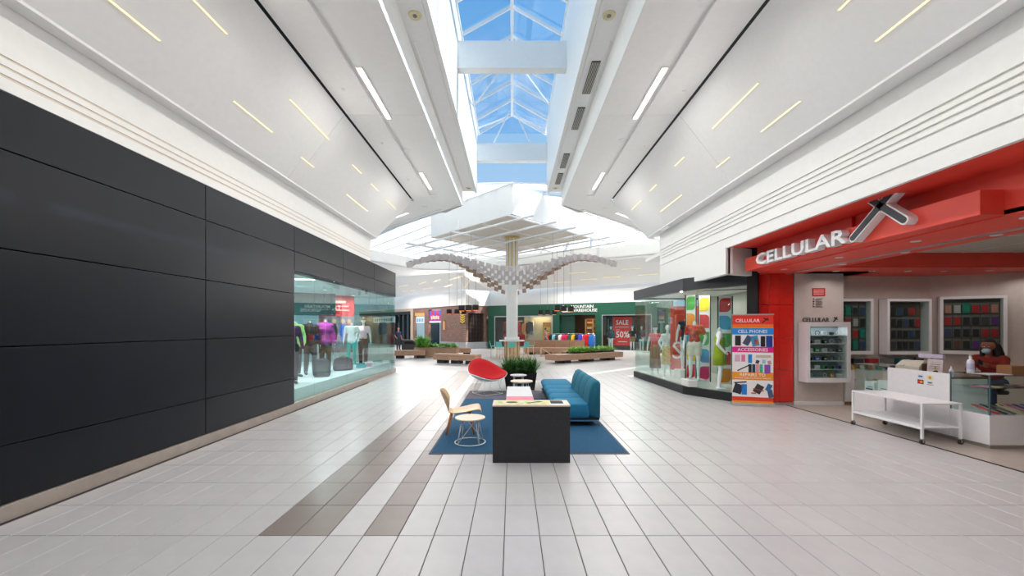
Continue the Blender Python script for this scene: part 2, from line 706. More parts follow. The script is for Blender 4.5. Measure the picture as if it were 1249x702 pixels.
shop_floor = MB().box(6.362, -1, -0.0085, 14, 10.6, 0.0).build('shop_paving', W['tile_shop'], floor)
thr = MB().box(6.345, -1, -0.004, 6.375, 9.6, 0.006).build('trim_1', W['black'], kind='structure')

# ------------------------------------------------------------------ ceiling of the mall corridor
ceiling = structure('ceiling')


def both(build):
    for s in (-1, 1):
        build(s)


def P(s, pts):
    return [(s * p[0], p[1]) for p in pts]


def ceil_side(s):
    # flat band with a trough for the long lamps and a dark slot
    z0, z1 = 6.21, 6.29
    for y0, y1 in ((-8, 2.2), (2.212, 8.594), (8.606, 13.9)):
        MB().prism(P(s, [(1.83, y0), (2.5, y0), (2.5, y1), (1.83, y1)]), z0, z1).build('ceiling_panel', W['ceiling'], ceiling)
        MB().prism(P(s, [(2.76, y0), (3.42, y0), (3.42, y1), (2.76, y1)]), z0, z1).build('ceiling_panel', W['ceiling'], ceiling)
    MB().prism(P(s, [(2.5, -8), (2.76, -8), (2.76, 13.9), (2.5, 13.9)]), 6.25, 6.33).build('trough', W['ceiling'], ceiling)
    MB().prism(P(s, [(3.34, -8), (3.75, -8), (3.75, 14.46), (3.34, 14.46)]), 6.295, 6.40).build('dark_slot', W['dark'], ceiling)
    # wing at 45 degrees round the open square, with its own trough
    MB().prism(P(s, [(1.83, 13.9), (3.42, 13.9), (3.42, 14.46), (3.48, 14.46), (3.88, 14.86), (2.56, 16.0), (1.83, 15.05)]), z0, z1).build('ceiling_panel', W['ceiling'], ceiling)
    MB().prism(P(s, [(1.83, 15.05), (2.56, 16.0 - 0.22), (8.72, 21.94), (8.5, 21.72)]), z0, z1 + 0.0).build('ceiling_edge', W['ceiling'], ceiling)
    MB().prism(P(s, [(2.56, 15.5), (3.88, 14.86), (10.1, 21.08), (8.78, 22.0)]), z0 + 0.004, z1 + 0.004).build('ceiling_panel', W['ceiling'], ceiling)
    MB().slab([(s * 2.6, 15.52, 6.21), (s * 7.6, 20.52, 6.21), (s * 7.66, 20.46, 6.21), (s * 2.66, 15.46, 6.21)], (0, 0, -0.025)).build('batten', W['ceiling'], ceiling)
    # sloped panels down to the side wall
    for y0, y1, y1b in ((-8, 2.2, 2.2), (2.212, 8.594, 8.594), (8.606, 14.46, 13.95)):
        MB().slab([(s * 3.48, y0, 6.21), (s * 3.48, y1, 6.21), (s * 4.56, y1b, 4.82), (s * 4.56, y0, 4.82)], (s * 0.05, 0, 0.05)).build('sloped_panel', W['ceiling'], ceiling)
    MB().slab([(s * 3.48, 14.46, 6.21), (s * 10.5, 21.48, 6.21), (s * 11.0, 20.39, 4.82), (s * 4.56, 13.95, 4.82)], (s * 0.03, -0.03, 0.05)).build('sloped_panel', W['ceiling'], ceiling)
    xw = 4.72 if s < 0 else 4.80
    MB().prism(P(s, [(4.55, -8), (xw + .1, -8), (xw + .1, 13.75), (4.55, 13.96)]), 4.80, 4.85).build('ceiling_lip', W['ceiling'], ceiling)
    MB().prism(P(s, [(4.55, 13.96), (4.72, 13.8), (11.2, 20.28), (11.03, 20.45)]), 4.80, 4.85).build('ceiling_lip', W['ceiling'], ceiling)
    # curb, tray and well of the skylight
    MB().box(*sorted2(s * 1.80, s * 1.829, -8, 15.05, 6.205, 6.87)).build('well_curb', W['white'], ceiling)
    MB().box(*sorted2(s * 1.395, s * 1.88, -8, 15.4, 6.85, 6.92)).build('well_tray', W['ceiling'], ceiling)
    MB().box(*sorted2(s * 1.31, s * 1.39, -8, 15.6, 6.845, 9.36)).build('well_wall', W['white'], ceiling)
    # raised strip down the middle of the tray
    MB().box(*sorted2(s * 1.40, s * 1.43, -8, 15.3, 6.83, 6.86)).build('tray_bead', W['ceiling'], ceiling)
    for y0, y1 in ((0.6, 6.2), (7.3, 14.8)):
        MB().box(*sorted2(s * 1.72, s * 1.75, y0, y1, 6.83, 6.86)).build('tray_bead', W['ceiling'], ceiling)


def sorted2(x0, x1, y0, y1, z0, z1):
    return (min(x0, x1), y0, z0, max(x0, x1), y1, z1)


both(ceil_side)
for yb in (-6.6, -1.1, 4.4, 9.9, 15.4):
    MB().box(-1.31, yb, 8.0, 1.31, yb + 0.2, 8.65).build('cross_beam', W['white'], ceiling)
    MB().box(-1.309, yb - 0.02, 7.992, 1.309, yb + 0.22, 8.03).build('beam_flange', W['white'], ceiling)

# skylight: rafters, ridge and a pane between each pair
sky = structure('window_1')
Y0 = -7.95
NB = 22
for i in range(NB + 1):
    y = Y0 + 1.1 * i
    for s in (-1, 1):
        MB().bar((s * 1.33, y, 9.38), (0, y, 10.13), 0.055, 0.075).build('rafter', W['white_metal'], sky)
MB().box(-0.045, Y0, 10.06, 0.045, Y0 + 1.1 * NB, 10.2).build('ridge_beam', W['white_metal'], sky)
for s in (-1, 1):
    MB().box(*sorted2(s * 1.28, s * 1.40, Y0, Y0 + 1.1 * NB, 9.33, 9.42)).build('eave_rail', W['white_metal'], sky)
    pm = MB().slab([(s * 1.36, 0.03, 9.44), (s * 1.36, 1.07, 9.44), (s * 0.03, 1.07, 10.19), (s * 0.03, 0.03, 10.19)], (0, 0, 0.012)).mesh('pane', W['glass_roof'])
    for i in range(NB):
        put('pane', pm, sky, (0, Y0 + 1.1 * i, 0))
ye = Y0 + 1.1 * NB
MB().slab([(-1.33, ye, 9.4), (1.33, ye, 9.4), (0, ye, 10.15)], (0, 0.012, 0)).build('pane', W['glass_roof'], sky)
for s in (-1, 1):
    MB().bar((s * 1.25, 15.7, 9.36), (s * 0.06, ye, 10.1), 0.05).build('hip_bar', W['white_metal'], sky)
    MB().bar((s * 0.75, 15.65, 8.65), (s * 0.1, 15.65, 9.98), 0.04).build('hip_bar', W['white_metal'], sky)
    # tie rods under each bay of the skylight
for yb in (-3.9, 1.6, 7.1, 12.6):
    for s in (-1, 1):
        MB().bar((s * 1.28, yb - 1.5, 9.36), (s * 0.03, yb, 10.05), 0.035).build('tie_rod', W['white_metal'], sky)
        MB().bar((s * 1.28, yb + 1.5, 9.36), (s * 0.03, yb, 10.05), 0.035).build('tie_rod', W['white_metal'], sky)

# ------------------------------------------------------------------ roof over the square
roof = structure('ceiling_square')
HEX = [(-1.83, 15.05), (1.83, 15.05), (8.5, 21.72), (9.7, 24.6), (5.2, 27.2), (-4.4, 32.2), (-7.2, 31.6), (-10.2, 26.5), (-8.5, 21.72)]
DIA = {'S': (0, 19.0), 'E': (4.7, 24.0), 'N': (0, 29.0), 'W': (-4.7, 24.0)}
ZO, ZI = 7.0, 8.42
cx, cy = 0, 24
for i in range(len(HEX)):
    p, q = HEX[i], HEX[(i + 1) % len(HEX)]
    if i == 0:
        continue
    d = Vector((q[0] - p[0], q[1] - p[1])).normalized()
    nn = Vector((d.y, -d.x)) * 0.06
    MB().prism([p, q, (q[0] + nn.x, q[1] + nn.y), (p[0] + nn.x, p[1] + nn.y)], 6.21, ZO).build('roof_curb', W['white'], roof)


def roof_quad(o0, o1, i0, i1, n, m=None):
    """strips of roof panel between an outer edge and an inner edge, with bars between"""
    A, B, C, D = (Vector((*o0, ZO)), Vector((*o1, ZO)), Vector((*i1, ZI)), Vector((*i0, ZI)))
    for k in range(n):
        t0, t1 = k / n, (k + 1) / n
        a, b_ = A.lerp(B, t0 + 0.01), A.lerp(B, t1 - 0.01)
        d_, c = D.lerp(C, t0 + 0.01), D.lerp(C, t1 - 0.01)
        pts = [a, b_, c, d_] if (c - d_).length > 0.05 else [a, b_, c]
        mm = m[k % len(m)] if m is not None else W['milk']
        MB().slab(pts, (0, 0, 0.02)).build('roof_panel', mm, roof)
    for k in range(n + 1):
        MB().bar(A.lerp(B, k / n) + Vector((0, 0, 0.0)), D.lerp(C, k / n), 0.05, 0.06).build('roof_bar', W['white_metal'], roof)


S_, E_, N_, W_ = DIA['S'], DIA['E'], DIA['N'], DIA['W']
roof_quad(HEX[0], HEX[1], (-0.01, 19), (0.01, 19), 2)
roof_quad(HEX[1], HEX[2], S_, E_, 6, [W['milk'], W['glass_roof'], W['milk'], W['milk'], W['milk'], W['milk']])
roof_quad(HEX[2], HEX[3], (4.7, 23.99), (4.7, 24.01), 2)
roof_quad(HEX[3], HEX[4], (4.7, 24.0), (4.69, 24.02), 2)
roof_quad(HEX[4], HEX[5], E_, N_, 6)
roof_quad(HEX[5], HEX[6], (0.01, 29), (-0.01, 29), 2)
roof_quad(HEX[6], HEX[7], N_, W_, 5)
roof_quad(HEX[7], HEX[8], (-4.7, 24.01), (-4.7, 23.99), 2, [W['glass_roof']])
roof_quad(HEX[8], HEX[0], W_, S_, 6)
dl = [S_, E_, N_, W_]
for i in range(4):
    p, q = Vector(dl[i]), Vector(dl[(i + 1) % 4])
    d = (q - p).normalized()
    nn = Vector((-d.y, d.x)) * 0.1
    MB().prism([p, q, q + nn, p + nn], 7.0, 8.42).build('lantern_fascia', W['white'], roof)
MB().prism(dl, 8.40, 8.48).build('lantern_lid', W['white'], roof)
MB().prism([(0, 19.2), (4.5, 24), (0, 28.8), (-4.5, 24)], 7.02, 7.08).build('lantern_soffit', W['tan_panel'], roof)
for t in (0.33, 0.66):
    a = Vector((0, 19.2)).lerp(Vector((4.5, 24)), t)
    c = Vector((-4.5, 24)).lerp(Vector((0, 28.8)), t)
    MB().bar((*a, 7.0), (*c, 7.0), 0.08, 0.04).build('soffit_batten', W['white'], roof)
    a = Vector((0, 19.2)).lerp(Vector((-4.5, 24)), t)
    c = Vector((4.5, 24)).lerp(Vector((0, 28.8)), t)
    MB().bar((*a, 7.0), (*c, 7.0), 0.08, 0.04).build('soffit_batten', W['white'], roof)

# frame of white pipes hung under the roof
pipes = thing('pipe_frame', 'white pipe frame hung under the glass roof above the wavy lattice', 'frame', (0, 24, 6.55))
b45 = Vector((1, -1)).normalized()
for o in (-3.9, -2.4, -0.9, 0.6, 2.1, 3.6):
    c = Vector((1, 1)).normalized() * o
    p, q = c - b45 * 5.2, c + b45 * 5.2
    MB().cyl((p.x, p.y, 0), (q.x, q.y, 0), 0.05, seg=10).build('pipe', W['white_metal'], pipes, smooth=True)
for o in (-4.2, 0, 4.2):
    c = b45 * o
    e = Vector((1, 1)).normalized()
    p, q = c - e * 4.4, c + e * 4.4
    MB().cyl((p.x, p.y, 0.09), (q.x, q.y, 0.09), 0.05, seg=10).build('pipe', W['white_metal'], pipes, smooth=True)
    for u in (-3.9, -0.9, 2.1):
        h = c + e * u
        zt = 0.45 if abs(h.x) + abs(h.y) < 4.5 else 0.75
        MB().cyl((h.x, h.y, 0.1), (h.x, h.y, zt), 0.012, seg=6).build('hanger', W['white_metal'], pipes)

# ------------------------------------------------------------------ side walls


def wall_boards(parent, p, q, zs, back_t=0.16, rec=0.03, rm=None):
    """white boards with recessed reveals, along p-q; outward normal is to the right of p->q"""
    p, q = Vector(p), Vector(q)
    d = (q - p).normalized()
    n = Vector((d.y, -d.x))
    for z0, z1 in zs:
        MB().prism([p, q, q - n * 0.1, p - n * 0.1], z0, z1).build('wall_board', W['white'], parent)
    MB().prism([p - n * rec, q - n * rec, q - n * back_t, p - n * back_t], zs[0][0] + 0.002, zs[-1][1]).build('reveal_backing', rm or W['white'], parent)


wl_ = structure('wall_left')
zl = [(4.0, 4.12), (4.15, 4.21), (4.235, 4.30), (4.325, 4.82)]
wall_boards(wl_, (-4.72, -8), (-4.72, 13.8), zl, 0.16, 0.008, mat('reveal_warm_lit', (224, 210, 194), 0.6))  # beige backing: warm light in the grooves put into the colour
wall_boards(wl_, (-4.72, 13.8), (-11.2, 20.28), [(4.0, 4.82)])
wr_ = structure('wall_right')
zr = [(3.576, 3.775), (3.805, 3.995), (4.025, 4.085), (4.115, 4.175), (4.205, 4.265), (4.295, 4.82)]
wall_boards(wr_, (4.80, 13.45), (4.80, 9.3), [(3.0, 3.775)] + zr[1:])
MB().prism([(4.785, 9.27), (5.56, 9.60), (5.56, 9.75), (4.785, 9.42)], 2.998, 3.62).build('wall_return', W['white'], wr_)
MB().box(4.91, -8, 4.2, 14.2, 15.2, 4.3).build('sun_block_roof', W['white'], wr_)  # unseen slab added to stop sun leaking in over shop and bay
MB().box(14.1, -8, 0, 14.2, 15.2, 4.3).build('sun_block_wall', W['white'], wr_)  # unseen wall added beside the slab to keep the sun out
wall_boards(wr_, (4.80, 9.3), (4.80, -8), zr)
wall_boards(wr_, (11.2, 20.0), (4.80, 13.45), [(3.0, 4.82)])

# black cladding: each panel its own piece, joints recessed
for j, (y0, y1) in enumerate(((-6.62, -4.02), (-4.02, -1.42), (-1.42, 1.18), (1.18, 3.78), (3.78, 6.38), (6.38, 8.98))):
    for z0, z1 in ((0.15, 0.70), (0.70, 1.62), (1.62, 2.53), (2.53, 3.45), (3.45, 4.0)):
        MB().box(-4.80, y0 + 0.006, z0 + 0.006, -4.72, y1 - 0.006, z1 - 0.006).build('cladding_panel', W['black_panel'], wl_, bevel=0.004)
for y0, y1 in ((8.98, 11.58), (11.58, 14.18), (14.18, 16.80)):
    for z0, z1 in ((3.03, 3.45), (3.45, 4.0)):
        MB().box(-4.80, y0 + 0.006, z0 + 0.006, -4.72, y1 - 0.006, z1 - 0.006).build('cladding_panel', W['black_panel'], wl_, bevel=0.004)
MB().box(-5.0, -8, 0.0, -4.79, 8.98, 4.0).build('cladding_back', W['dark'], wl_)
MB().box(-4.98, 8.98, 3.02, -4.79, 16.79, 3.99).build('cladding_back', W['dark'], wl_)
MB().box(-12, 16.6, 3.02, -4.8, 16.8, 4.0).build('cladding_return', W['black_panel'], wl_)
MB().box(-12, 8.9, 3.96, -4.8, 16.8, 4.0).build('store_roof', W['white'], wl_)
bl = MB()
bl.box(-4.83, -8, 0.0, -4.685, 8.93, 0.147)
base_l = bl.build('baseboard_left', W['stone'], kind='structure', bevel=0.004)
MB().box(-4.83, 8.93, 0.0, -4.70, 16.8, 0.16).build('sill', W['stone'], base_l, bevel=0.004)
MB().box(-12, 16.66, 0.0, -4.83, 16.8, 0.16).build('sill', W['stone'], base_l)

# wall behind the camera and side stubs so that the hall is closed
wb = structure('wall_front')
MB().box(-5, -8.1, 0, 5.5, -8.0, 6.9).build('wall_board', W['white'], wb)

# ------------------------------------------------------------------ lamps in the ceilings
SLOPE = Vector((-1.08, 0, 1.39)).normalized()


def led_strip(p, q, label, grp, power):
    p, q = Vector(p), Vector(q)
    root = thing('led_strip', label, 'light', (p + q) / 2, 0, grp)
    d = (q - p) / 2
    dn = Vector((0, 0, -1)) if abs(p.z - 6.21) < .1 else Vector((-math.copysign(1.39, p.x), 0, -1.08)).normalized()
    MB().bar(-d + dn * 0.004, d + dn * 0.004, 0.034, 0.010).build('housing', W['cream'], root)
    MB().bar(-d * 0.985 + dn * 0.011, d * 0.985 + dn * 0.011, 0.024, 0.006).build('diffuser', W['led'], root)
    area_lamp('strip_light', dn * 0.03, 0.03, 2 * d.length, power, (1, 0.95, 0.88), dn, root).rotation_euler = strip_rot(dn, d)


def strip_rot(dn, d):
    z = -dn
    y = d.normalized()
    x = y.cross(z).normalized()
    z = x.cross(y)
    return Matrix((x, y, z)).transposed().to_euler()


def on_slope(px, py):
    """world point on the sloped ceiling seen at this place of the photograph"""
    s = -1 if px < 624.5 else 1
    r = abs(px - 624.5) / (399.0 - py)
    k = 1.39 / 1.08
    X = r * (4.41 + k * 3.48) / (1 + k * r)
    Z = 6.21 - k * (X - 3.48)
    return Vector((s * X, 505 * X / abs(px - 624.5), Z))


def on_flat(px, py, z=6.21):
    Y = (z - 1.8) * 505 / (399.0 - py)
    return Vector(((px - 624.5) * Y / 505, Y, z))


SL_L = [((133.4, 0), (194.3, 50.3)), ((236, 0), (276.3, 41.4)), ((283.9, 122), (331.7, 161.4)), ((352.6, 119.7), (400.8, 170.3)),
        ((367.6, 190.8), (382, 204.2)), ((429.4, 200), (440.2, 211.5)), ((452.2, 223.5), (460.6, 232.4)), ((422.2, 236), (448, 257.7)),
        ((470.2, 242), (482.2, 255))]
SL_R = [((1019.7, 8), (1029, 0)), ((1068, 50.6), (1132.5, 0)), ((869.3, 157), (925.7, 100)), ((929, 160.6), (977, 122)), ((874.4, 204), (890.5, 190.7)),
        ((823.6, 202), (835, 191)), ((806, 257.8), (832, 237)), ((793, 232.8), (801, 224.4)), ((770.4, 255.6), (782.6, 244))]
for side, lst in (('black wall', SL_L), ('red shop', SL_R)):
    pts = []
    for a, c in lst:
        pa, pc = on_slope(*a), on_slope(*c)
        if a[1] <= 0 or c[1] <= 0:          # runs on out of the frame
            far, near = (pa, pc) if pa.y > pc.y else (pc, pa)
            near = far + (near - far).normalized() * 1.45
            pa, pc = far, near
        L = (pc - pa).length
        m_ = (pa + pc) / 2
        m_.x = math.copysign(m_.x, m_.x)
        d = Vector((0, 1, 0)) * L / 2
        pts.append((m_ - d, m_ + d))
    pts.sort(key=lambda t: t[0].y)
    for i, (p, q) in enumerate(pts):
        led_strip(p, q, 'thin warm LED strip in the ceiling slope over the %s, %s along' % (side, ORD[i]), 'LED strips in the sloped ceilings', 16 * (q - p).length)

def linear_lamp(p, q, label, power, z_off=0.03):
    p, q = Vector(p), Vector(q)
    root = thing('linear_lamp', label, 'light', (p + q) / 2, 0, 'long lamps in the flat ceiling')
    d = (q - p) / 2
    MB().bar(-d, d, 0.13, 0.02).build('housing', W['white_metal'], root)
    MB().bar(-d * 0.985 - Vector((0, 0, 0.012)), d * 0.985 - Vector((0, 0, 0.012)), 0.09, 0.008).build('diffuser', W['led_white'], root)
    area_lamp('linear_light', (0, 0, -0.03), 0.08, 2 * d.length, power, (1, 0.97, 0.93), (0, 0, -1), root).rotation_euler = strip_rot(Vector((0, 0, -1)), d)


for s, nm in ((-1, 'black wall'), (1, 'red shop')):
    for i, (y, L) in enumerate(((-6.0, 1.7), (-1.6, 1.7), (3.0, 1.7), (7.95, 1.75), (12.6, 1.45))):
        linear_lamp((s * 2.62, y - L / 2, 6.245), (s * 2.62, y + L / 2, 6.245), 'long bright lamp in the ceiling trough, %s side, %s along the hall' % (nm, ORD[i]), 60)
    linear_lamp((s * 4.0, 15.9, 6.2), (s * 5.0, 16.9, 6.2), 'long bright lamp set diagonally in the ceiling corner on the %s side' % nm, 60)


def downlight(p, label, r=0.09, power=30, grp='round downlights in the flat ceiling'):
    root = thing('downlight', label, 'light', p, 0, grp)
    MB().lathe([(r, -0.012), (r, 0.0), (r * 1.25, 0.0), (r * 1.25, -0.008)], seg=20).build('rim', W['white_metal'], root)
    MB().lathe([(0.0, -0.006), (r, -0.006), (r, 0.0)], seg=20).build('lens', W['led_white'], root)
    area_lamp('spot', (0, 0, -0.03), r * 1.4, r * 1.4, power, (1, 0.96, 0.92), (0, 0, -1), root, 150)


for s, nm, pts in ((-1, 'black wall', ((393, 1), (497, 183), (518.7, 252))), (1, 'red shop', ((869, 1), (764, 171), (737.6, 254.4)))):
    for i, (px, py) in enumerate(pts):
        downlight(Vector((s * 2.63, on_flat(px, py, 6.249).y, 6.249)) if i < 2 else on_flat(px, py), 'round downlight in the flat ceiling, %s side, %s along' % (nm, ORD[i]))

# loudspeakers and air vents in the tray beside the skylight
for s, nm in ((-1, 'left'), (1, 'right')):
    for i, y in enumerate((6.70, 15.0)):
        sp = thing('ceiling_speaker', 'round cream ceiling speaker beside the skylight, %s one on the %s side' % (('nearer', 'farther')[i], nm), 'speaker', (s * 1.57, y, 6.85), 0, 'ceiling speakers')
        MB().lathe([(0.0, -0.012), (0.055, -0.012), (0.10, -0.02), (0.11, 0.0)], seg=20).build('grille', W['cream'], sp)
        MB().lathe([(0.0, -0.022), (0.035, -0.022), (0.035, -0.01)], seg=16).build('centre_cap', W['grey_metal'], sp)
for i, (y0, y1) in enumerate(((5.7, 6.3), (7.85, 8.95), (9.5, 10.57), (12.03, 13.13), (13.55, 14.6))):
    v = thing('air_vent', 'dark slotted air vent beside the skylight, %s along the tray' % ORD[i], 'vent', (1.60, (y0 + y1) / 2, 6.85), 0, 'air vents')
    h = (y1 - y0) / 2
    MB().box(-0.085, -h, -0.012, 0.085, h, 0.0).build('frame', colour((58, 54, 52)), v)
    for k in range(5):
        x = -0.064 + 0.032 * k
        MB().obox((x, 0, -0.018), (0.013, 2 * h * 0.96, 0.006), 0, 0, 0.5).build('slat', W['vent'], v)
# small sprinkler heads and sensors
for i, (px, py) in enumerate(((418, 109), (466, 174.5), (498, 219), (514, 240.5), (835, 111), (786.5, 178), (754, 222))):
    p = on_flat(px, py)
    sd = 'black wall' if p.x < 0 else 'red shop'
    sm = thing('sprinkler', 'small white sprinkler head in the flat ceiling, %s side, number %s' % (sd, ('one', 'two', 'three', 'four', 'five', 'six', 'seven')[i]), 'sprinkler', p, 0, 'ceiling sprinklers')
    MB().lathe([(0.0, -0.03), (0.02, -0.03), (0.02, -0.012), (0.045, -0.006), (0.045, 0.0)], seg=12).build('rose', W['white_metal'], sm)
# access hatches in the slopes
for s, nm, c in ((-1, 'black wall', (369, 212)), (1, 'red shop', (806, 272))):
    p = on_slope(*c)
    d = Vector((s * 1.08, 0, -1.39)).normalized()
    h = thing('access_hatch', 'flush square access hatch in the sloped ceiling over the %s' % nm, 'hatch', p, 0)
    n_ = Vector((-s * 1.39, 0, -1.08)).normalized() * 0.006
    a, e = d * 0.24, Vector((0, 0.3, 0))
    MB().slab([-a - e, a - e, a + e, -a + e], n_).build('door', W['ceiling'], h)

# ------------------------------------------------------------------ the shops across the square
U_G = -math.atan2(0.472, 0.8816)          # heading of the green shopfront
FZ = 3.65


def frame_pt(o, a, t, d):
    return (o[0] + math.cos(a) * t - math.sin(a) * d, o[1] + math.sin(a) * t + math.cos(a) * d)


G0 = (-1.76, 35.5)
far_poly = [(-20, 50.5), (-14, 45.0), (-9.7, 40.6), (-3.84, 34.3), (-1.93, 36.1), frame_pt(G0, U_G, 14.6, 0), (17.0, 22.0)]
wk = structure('wall_back')
for i in range(len(far_poly) - 1):
    p, q = Vector(far_poly[i]), Vector(far_poly[i + 1])
    d = (q - p).normalized()
    n = Vector((d.y, -d.x))
    for k, (z0, z1, off) in enumerate(((3.65, 3.85, 0.05), (3.87, 4.25, 0.02), (4.27, 4.5, 0.0), (4.52, 4.95, -0.02))):
        MB().prism([p + n * off - d * .01, q + n * off + d * .01, q - n * 0.2, p - n * 0.2], z0, z1).build('bulkhead_board', W['white'], wk)
    MB().prism([p - n * 0.05, q - n * 0.05, q - n * 0.2, p - n * 0.2], 3.66, 4.94).build('bulkhead_back', W['white'], wk)
# sloped ceiling and flat band over the far side of the square
cf = structure('ceiling_far')
lo = [(-20, 50.3), (-14, 44.8), (-9.75, 40.4), (-3.84, 34.1), frame_pt(G0, U_G, 0, -0.15), frame_pt(G0, U_G, 14.6, -0.15), (17, 21.8)]
hi = [(-22, 46.0), (-17, 41.2), (-12.2, 37.6), frame_pt(G0, U_G, -1.2, -3.3), frame_pt(G0, U_G, -1.2, -3.3), frame_pt(G0, U_G, 14.6, -3.3), (16.5, 21.2)]
FAR_TRI = []
for i in range(len(lo) - 1):
    t1 = [Vector((*lo[i], 4.92)), Vector((*lo[i + 1], 4.92)), Vector((*hi[i], 6.21))]
    t2 = [Vector((*lo[i + 1], 4.92)), Vector((*hi[i + 1], 6.21)), Vector((*hi[i], 6.21))]
    for t in (t1, t2):
        if (t[1] - t[0]).cross(t[2] - t[0]).length > 0.05:
            FAR_TRI.append(t)
            MB().slab(t, (0, 0, 0.06)).build('sloped_panel', W['ceiling'], cf)
H3, H5 = hi[3], hi[5]
MB().prism([H3, H5, (16.5, 21.2), (14, 19), (9.7, 24.6), (5.2, 27.2), (-4.4, 32.2)][::-1], 6.212, 6.3).build('flat_panel', W['ceiling'], cf)
MB().prism([H3, (-4.4, 32.2), (-7.2, 31.6), (-10.2, 26.5), (-8.5, 21.72), (-10.1, 21.08), (-24, 35), (-22, 46), (-17, 41.2), (-12.2, 37.6)][::-1], 6.214, 6.3).build('flat_panel', W['ceiling'], cf)
MB().prism([(8.5, 21.72), (9.7, 24.6), (16, 20.6), (20, 24), (10.1, 21.08)], 6.213, 6.3).build('flat_panel', W['ceiling'], cf)
MB().box(-30, 50, 0, 30, 50.3, 7).build('end_wall', W['white'], wk)
MB().prism([(-11.2, 20.28), (-24, 33), (-24.2, 32.8), (-11.3, 20.1)], 0, 6.6).build('side_wall', W['white'], wk)
MB().prism([(11.2, 20.0), (24, 33), (24.2, 32.8), (11.3, 19.8)], 0, 6.6).build('side_wall', W['white'], wk)


def far_strip(px, py, lo_i, label, L=1.3):
    """LED strip on the far slope between lo[lo_i] and lo[lo_i+1], on the line of sight of a pixel"""
    o = Vector((0, 0, 1.8))
    d = Vector(((px - 624.5) / 505, 1, (399 - py) / 505))
    best = None
    for a, b_, c in FAR_TRI:
        n = (b_ - a).cross(c - a)
        if abs(d.dot(n)) < 1e-6:
            continue
        t = (a - o).dot(n) / d.dot(n)
        p = o + d * t
        inside = all((w - v).cross(p - v).dot(n) >= -1e-4 for v, w in ((a, b_), (b_, c), (c, a)))
        if t > 0 and inside and (best is None or t < best[0]):
            best = (t, p, n.normalized(), (Vector((*lo[lo_i + 1], 0)) - Vector((*lo[lo_i], 0))).normalized())
    if best is None:
        return
    t, p, dn, e = best
    dn = -dn if dn.z > 0 else dn
    e = (e - dn * e.dot(dn)).normalized() * L / 2
    root = thing('led_strip', label, 'light', p, 0, 'LED strips over the far shops')
    MB().bar(-e + dn * 0.01, e + dn * 0.01, 0.07, 0.02).build('housing', W['cream'], root)
    MB().bar(-e * 0.98 + dn * 0.025, e * 0.98 + dn * 0.025, 0.055, 0.015).build('diffuser', W['led'], root)
    area_lamp('strip_light', dn * 0.05, 0.05, L, 100 * L, (1, 0.97, 0.93), dn, root).rotation_euler = strip_rot(dn, e)


for i, (px, py, k) in enumerate(((491.7, 348, 2), (515.5, 344.7, 2), (522, 351, 2), (533, 342, 2), (547, 348, 2), (556, 338.5, 2), (570, 345.5, 2), (494, 354.5, 2), (503.5, 353.5, 2))):
    far_strip(px, py, k, 'short warm LED strip in the far ceiling slope over the brick shop, %s' % ORD[i], 1.6 if i in (0, 2, 5) else 0.9)
for i, (px, py, k) in enumerate(((705, 332, 4), (718, 340, 4), (746, 337, 4), (770, 327, 4), (685, 343.5, 4), (790, 334, 4))):
    far_strip(px, py, k, 'short warm LED strip in the far ceiling slope over the green shop, %s' % ORD[i], 1.3)

# green outdoor-clothing shop
gs = structure('wall_green_shop', (G0[0], G0[1], 0), U_G)
OP = [(0.29, 5.65), (6.2, 9.11), (9.61, 13.2)]
MB().box(-0.35, 0, 2.76, 14.6, 0.25, 3.65).build('fascia', W['green'], gs)
for k, (a, c) in enumerate(((-0.35, 0.29), (5.65, 6.2), (9.11, 9.61), (13.2, 14.6))):
    MB().box(a, 0.0, 0.0, c, 0.25, 2.76).build('pilaster', W['green'], gs)
for k, (a, c) in enumerate((OP[0], OP[2])):
    fr = MB()
    fr.box(a, 0.02, 0.0, c, 0.2, 0.12)
    fr.build('window_sill', W['white_metal'], gs)
    fr = MB()
    fr.box(a, 0.0, 2.68, c, 0.06, 2.74).box(a, 0.0, 0.12, a + 0.06, 0.06, 2.68).box(c - 0.06, 0.0, 0.12, c, 0.06, 2.68)
    fr.build('window_frame', W['silver'], gs)
    n = 4 if k == 0 else 3
    for j in range(n):
        x0, x1 = a + (c - a) * j / n, a + (c - a) * (j + 1) / n
        MB().box(x0 + 0.008, 0.10, 0.13, x1 - 0.008, 0.112, 2.67).build('pane', W['glass'], gs)
MB().box(-0.3, 3.6, 0, 14.6, 3.7, 3.0).build('inner_wall', colour((96, 74, 58)), gs)
MB().box(-0.3, 0.25, 2.76, 14.6, 3.7, 2.82).build('inner_ceiling', colour((70, 62, 56)), gs)
MB().box(2.35, 1.6, 0, 5.6, 1.7, 2.7).build('window_backing', colour((206, 184, 150)), gs)
MB().box(9.65, 2.2, 0, 13.2, 2.3, 2.7).build('window_backing', colour((44, 40, 42)), gs)
MB().box(-0.35, 0.3, 0, -0.25, 3.6, 2.76).build('partition', colour((70, 54, 44)), gs)
MB().box(5.55, 0.3, 0, 5.65, 3.6, 2.76).build('partition', colour((40, 60, 50)), gs)
MB().box(9.11, 0.3, 0, 9.2, 3.6, 2.76).build('partition', colour((60, 50, 44)), gs)
MB().box(6.2, 0.25, 0, 7.4, 0.33, 2.74).build('shutter', W['green_dark'], gs)
for t, w_ in ((1.5, 9), (4.0, 14), (8.2, 16), (11.4, 12)):
    area_lamp('shop_light', (t, 1.2 if t != 8.2 else 2.2, 2.70), 1.6, 0.6, w_ * 2.2, (1, 0.85, 0.65), (0, 0.25, -1), gs)
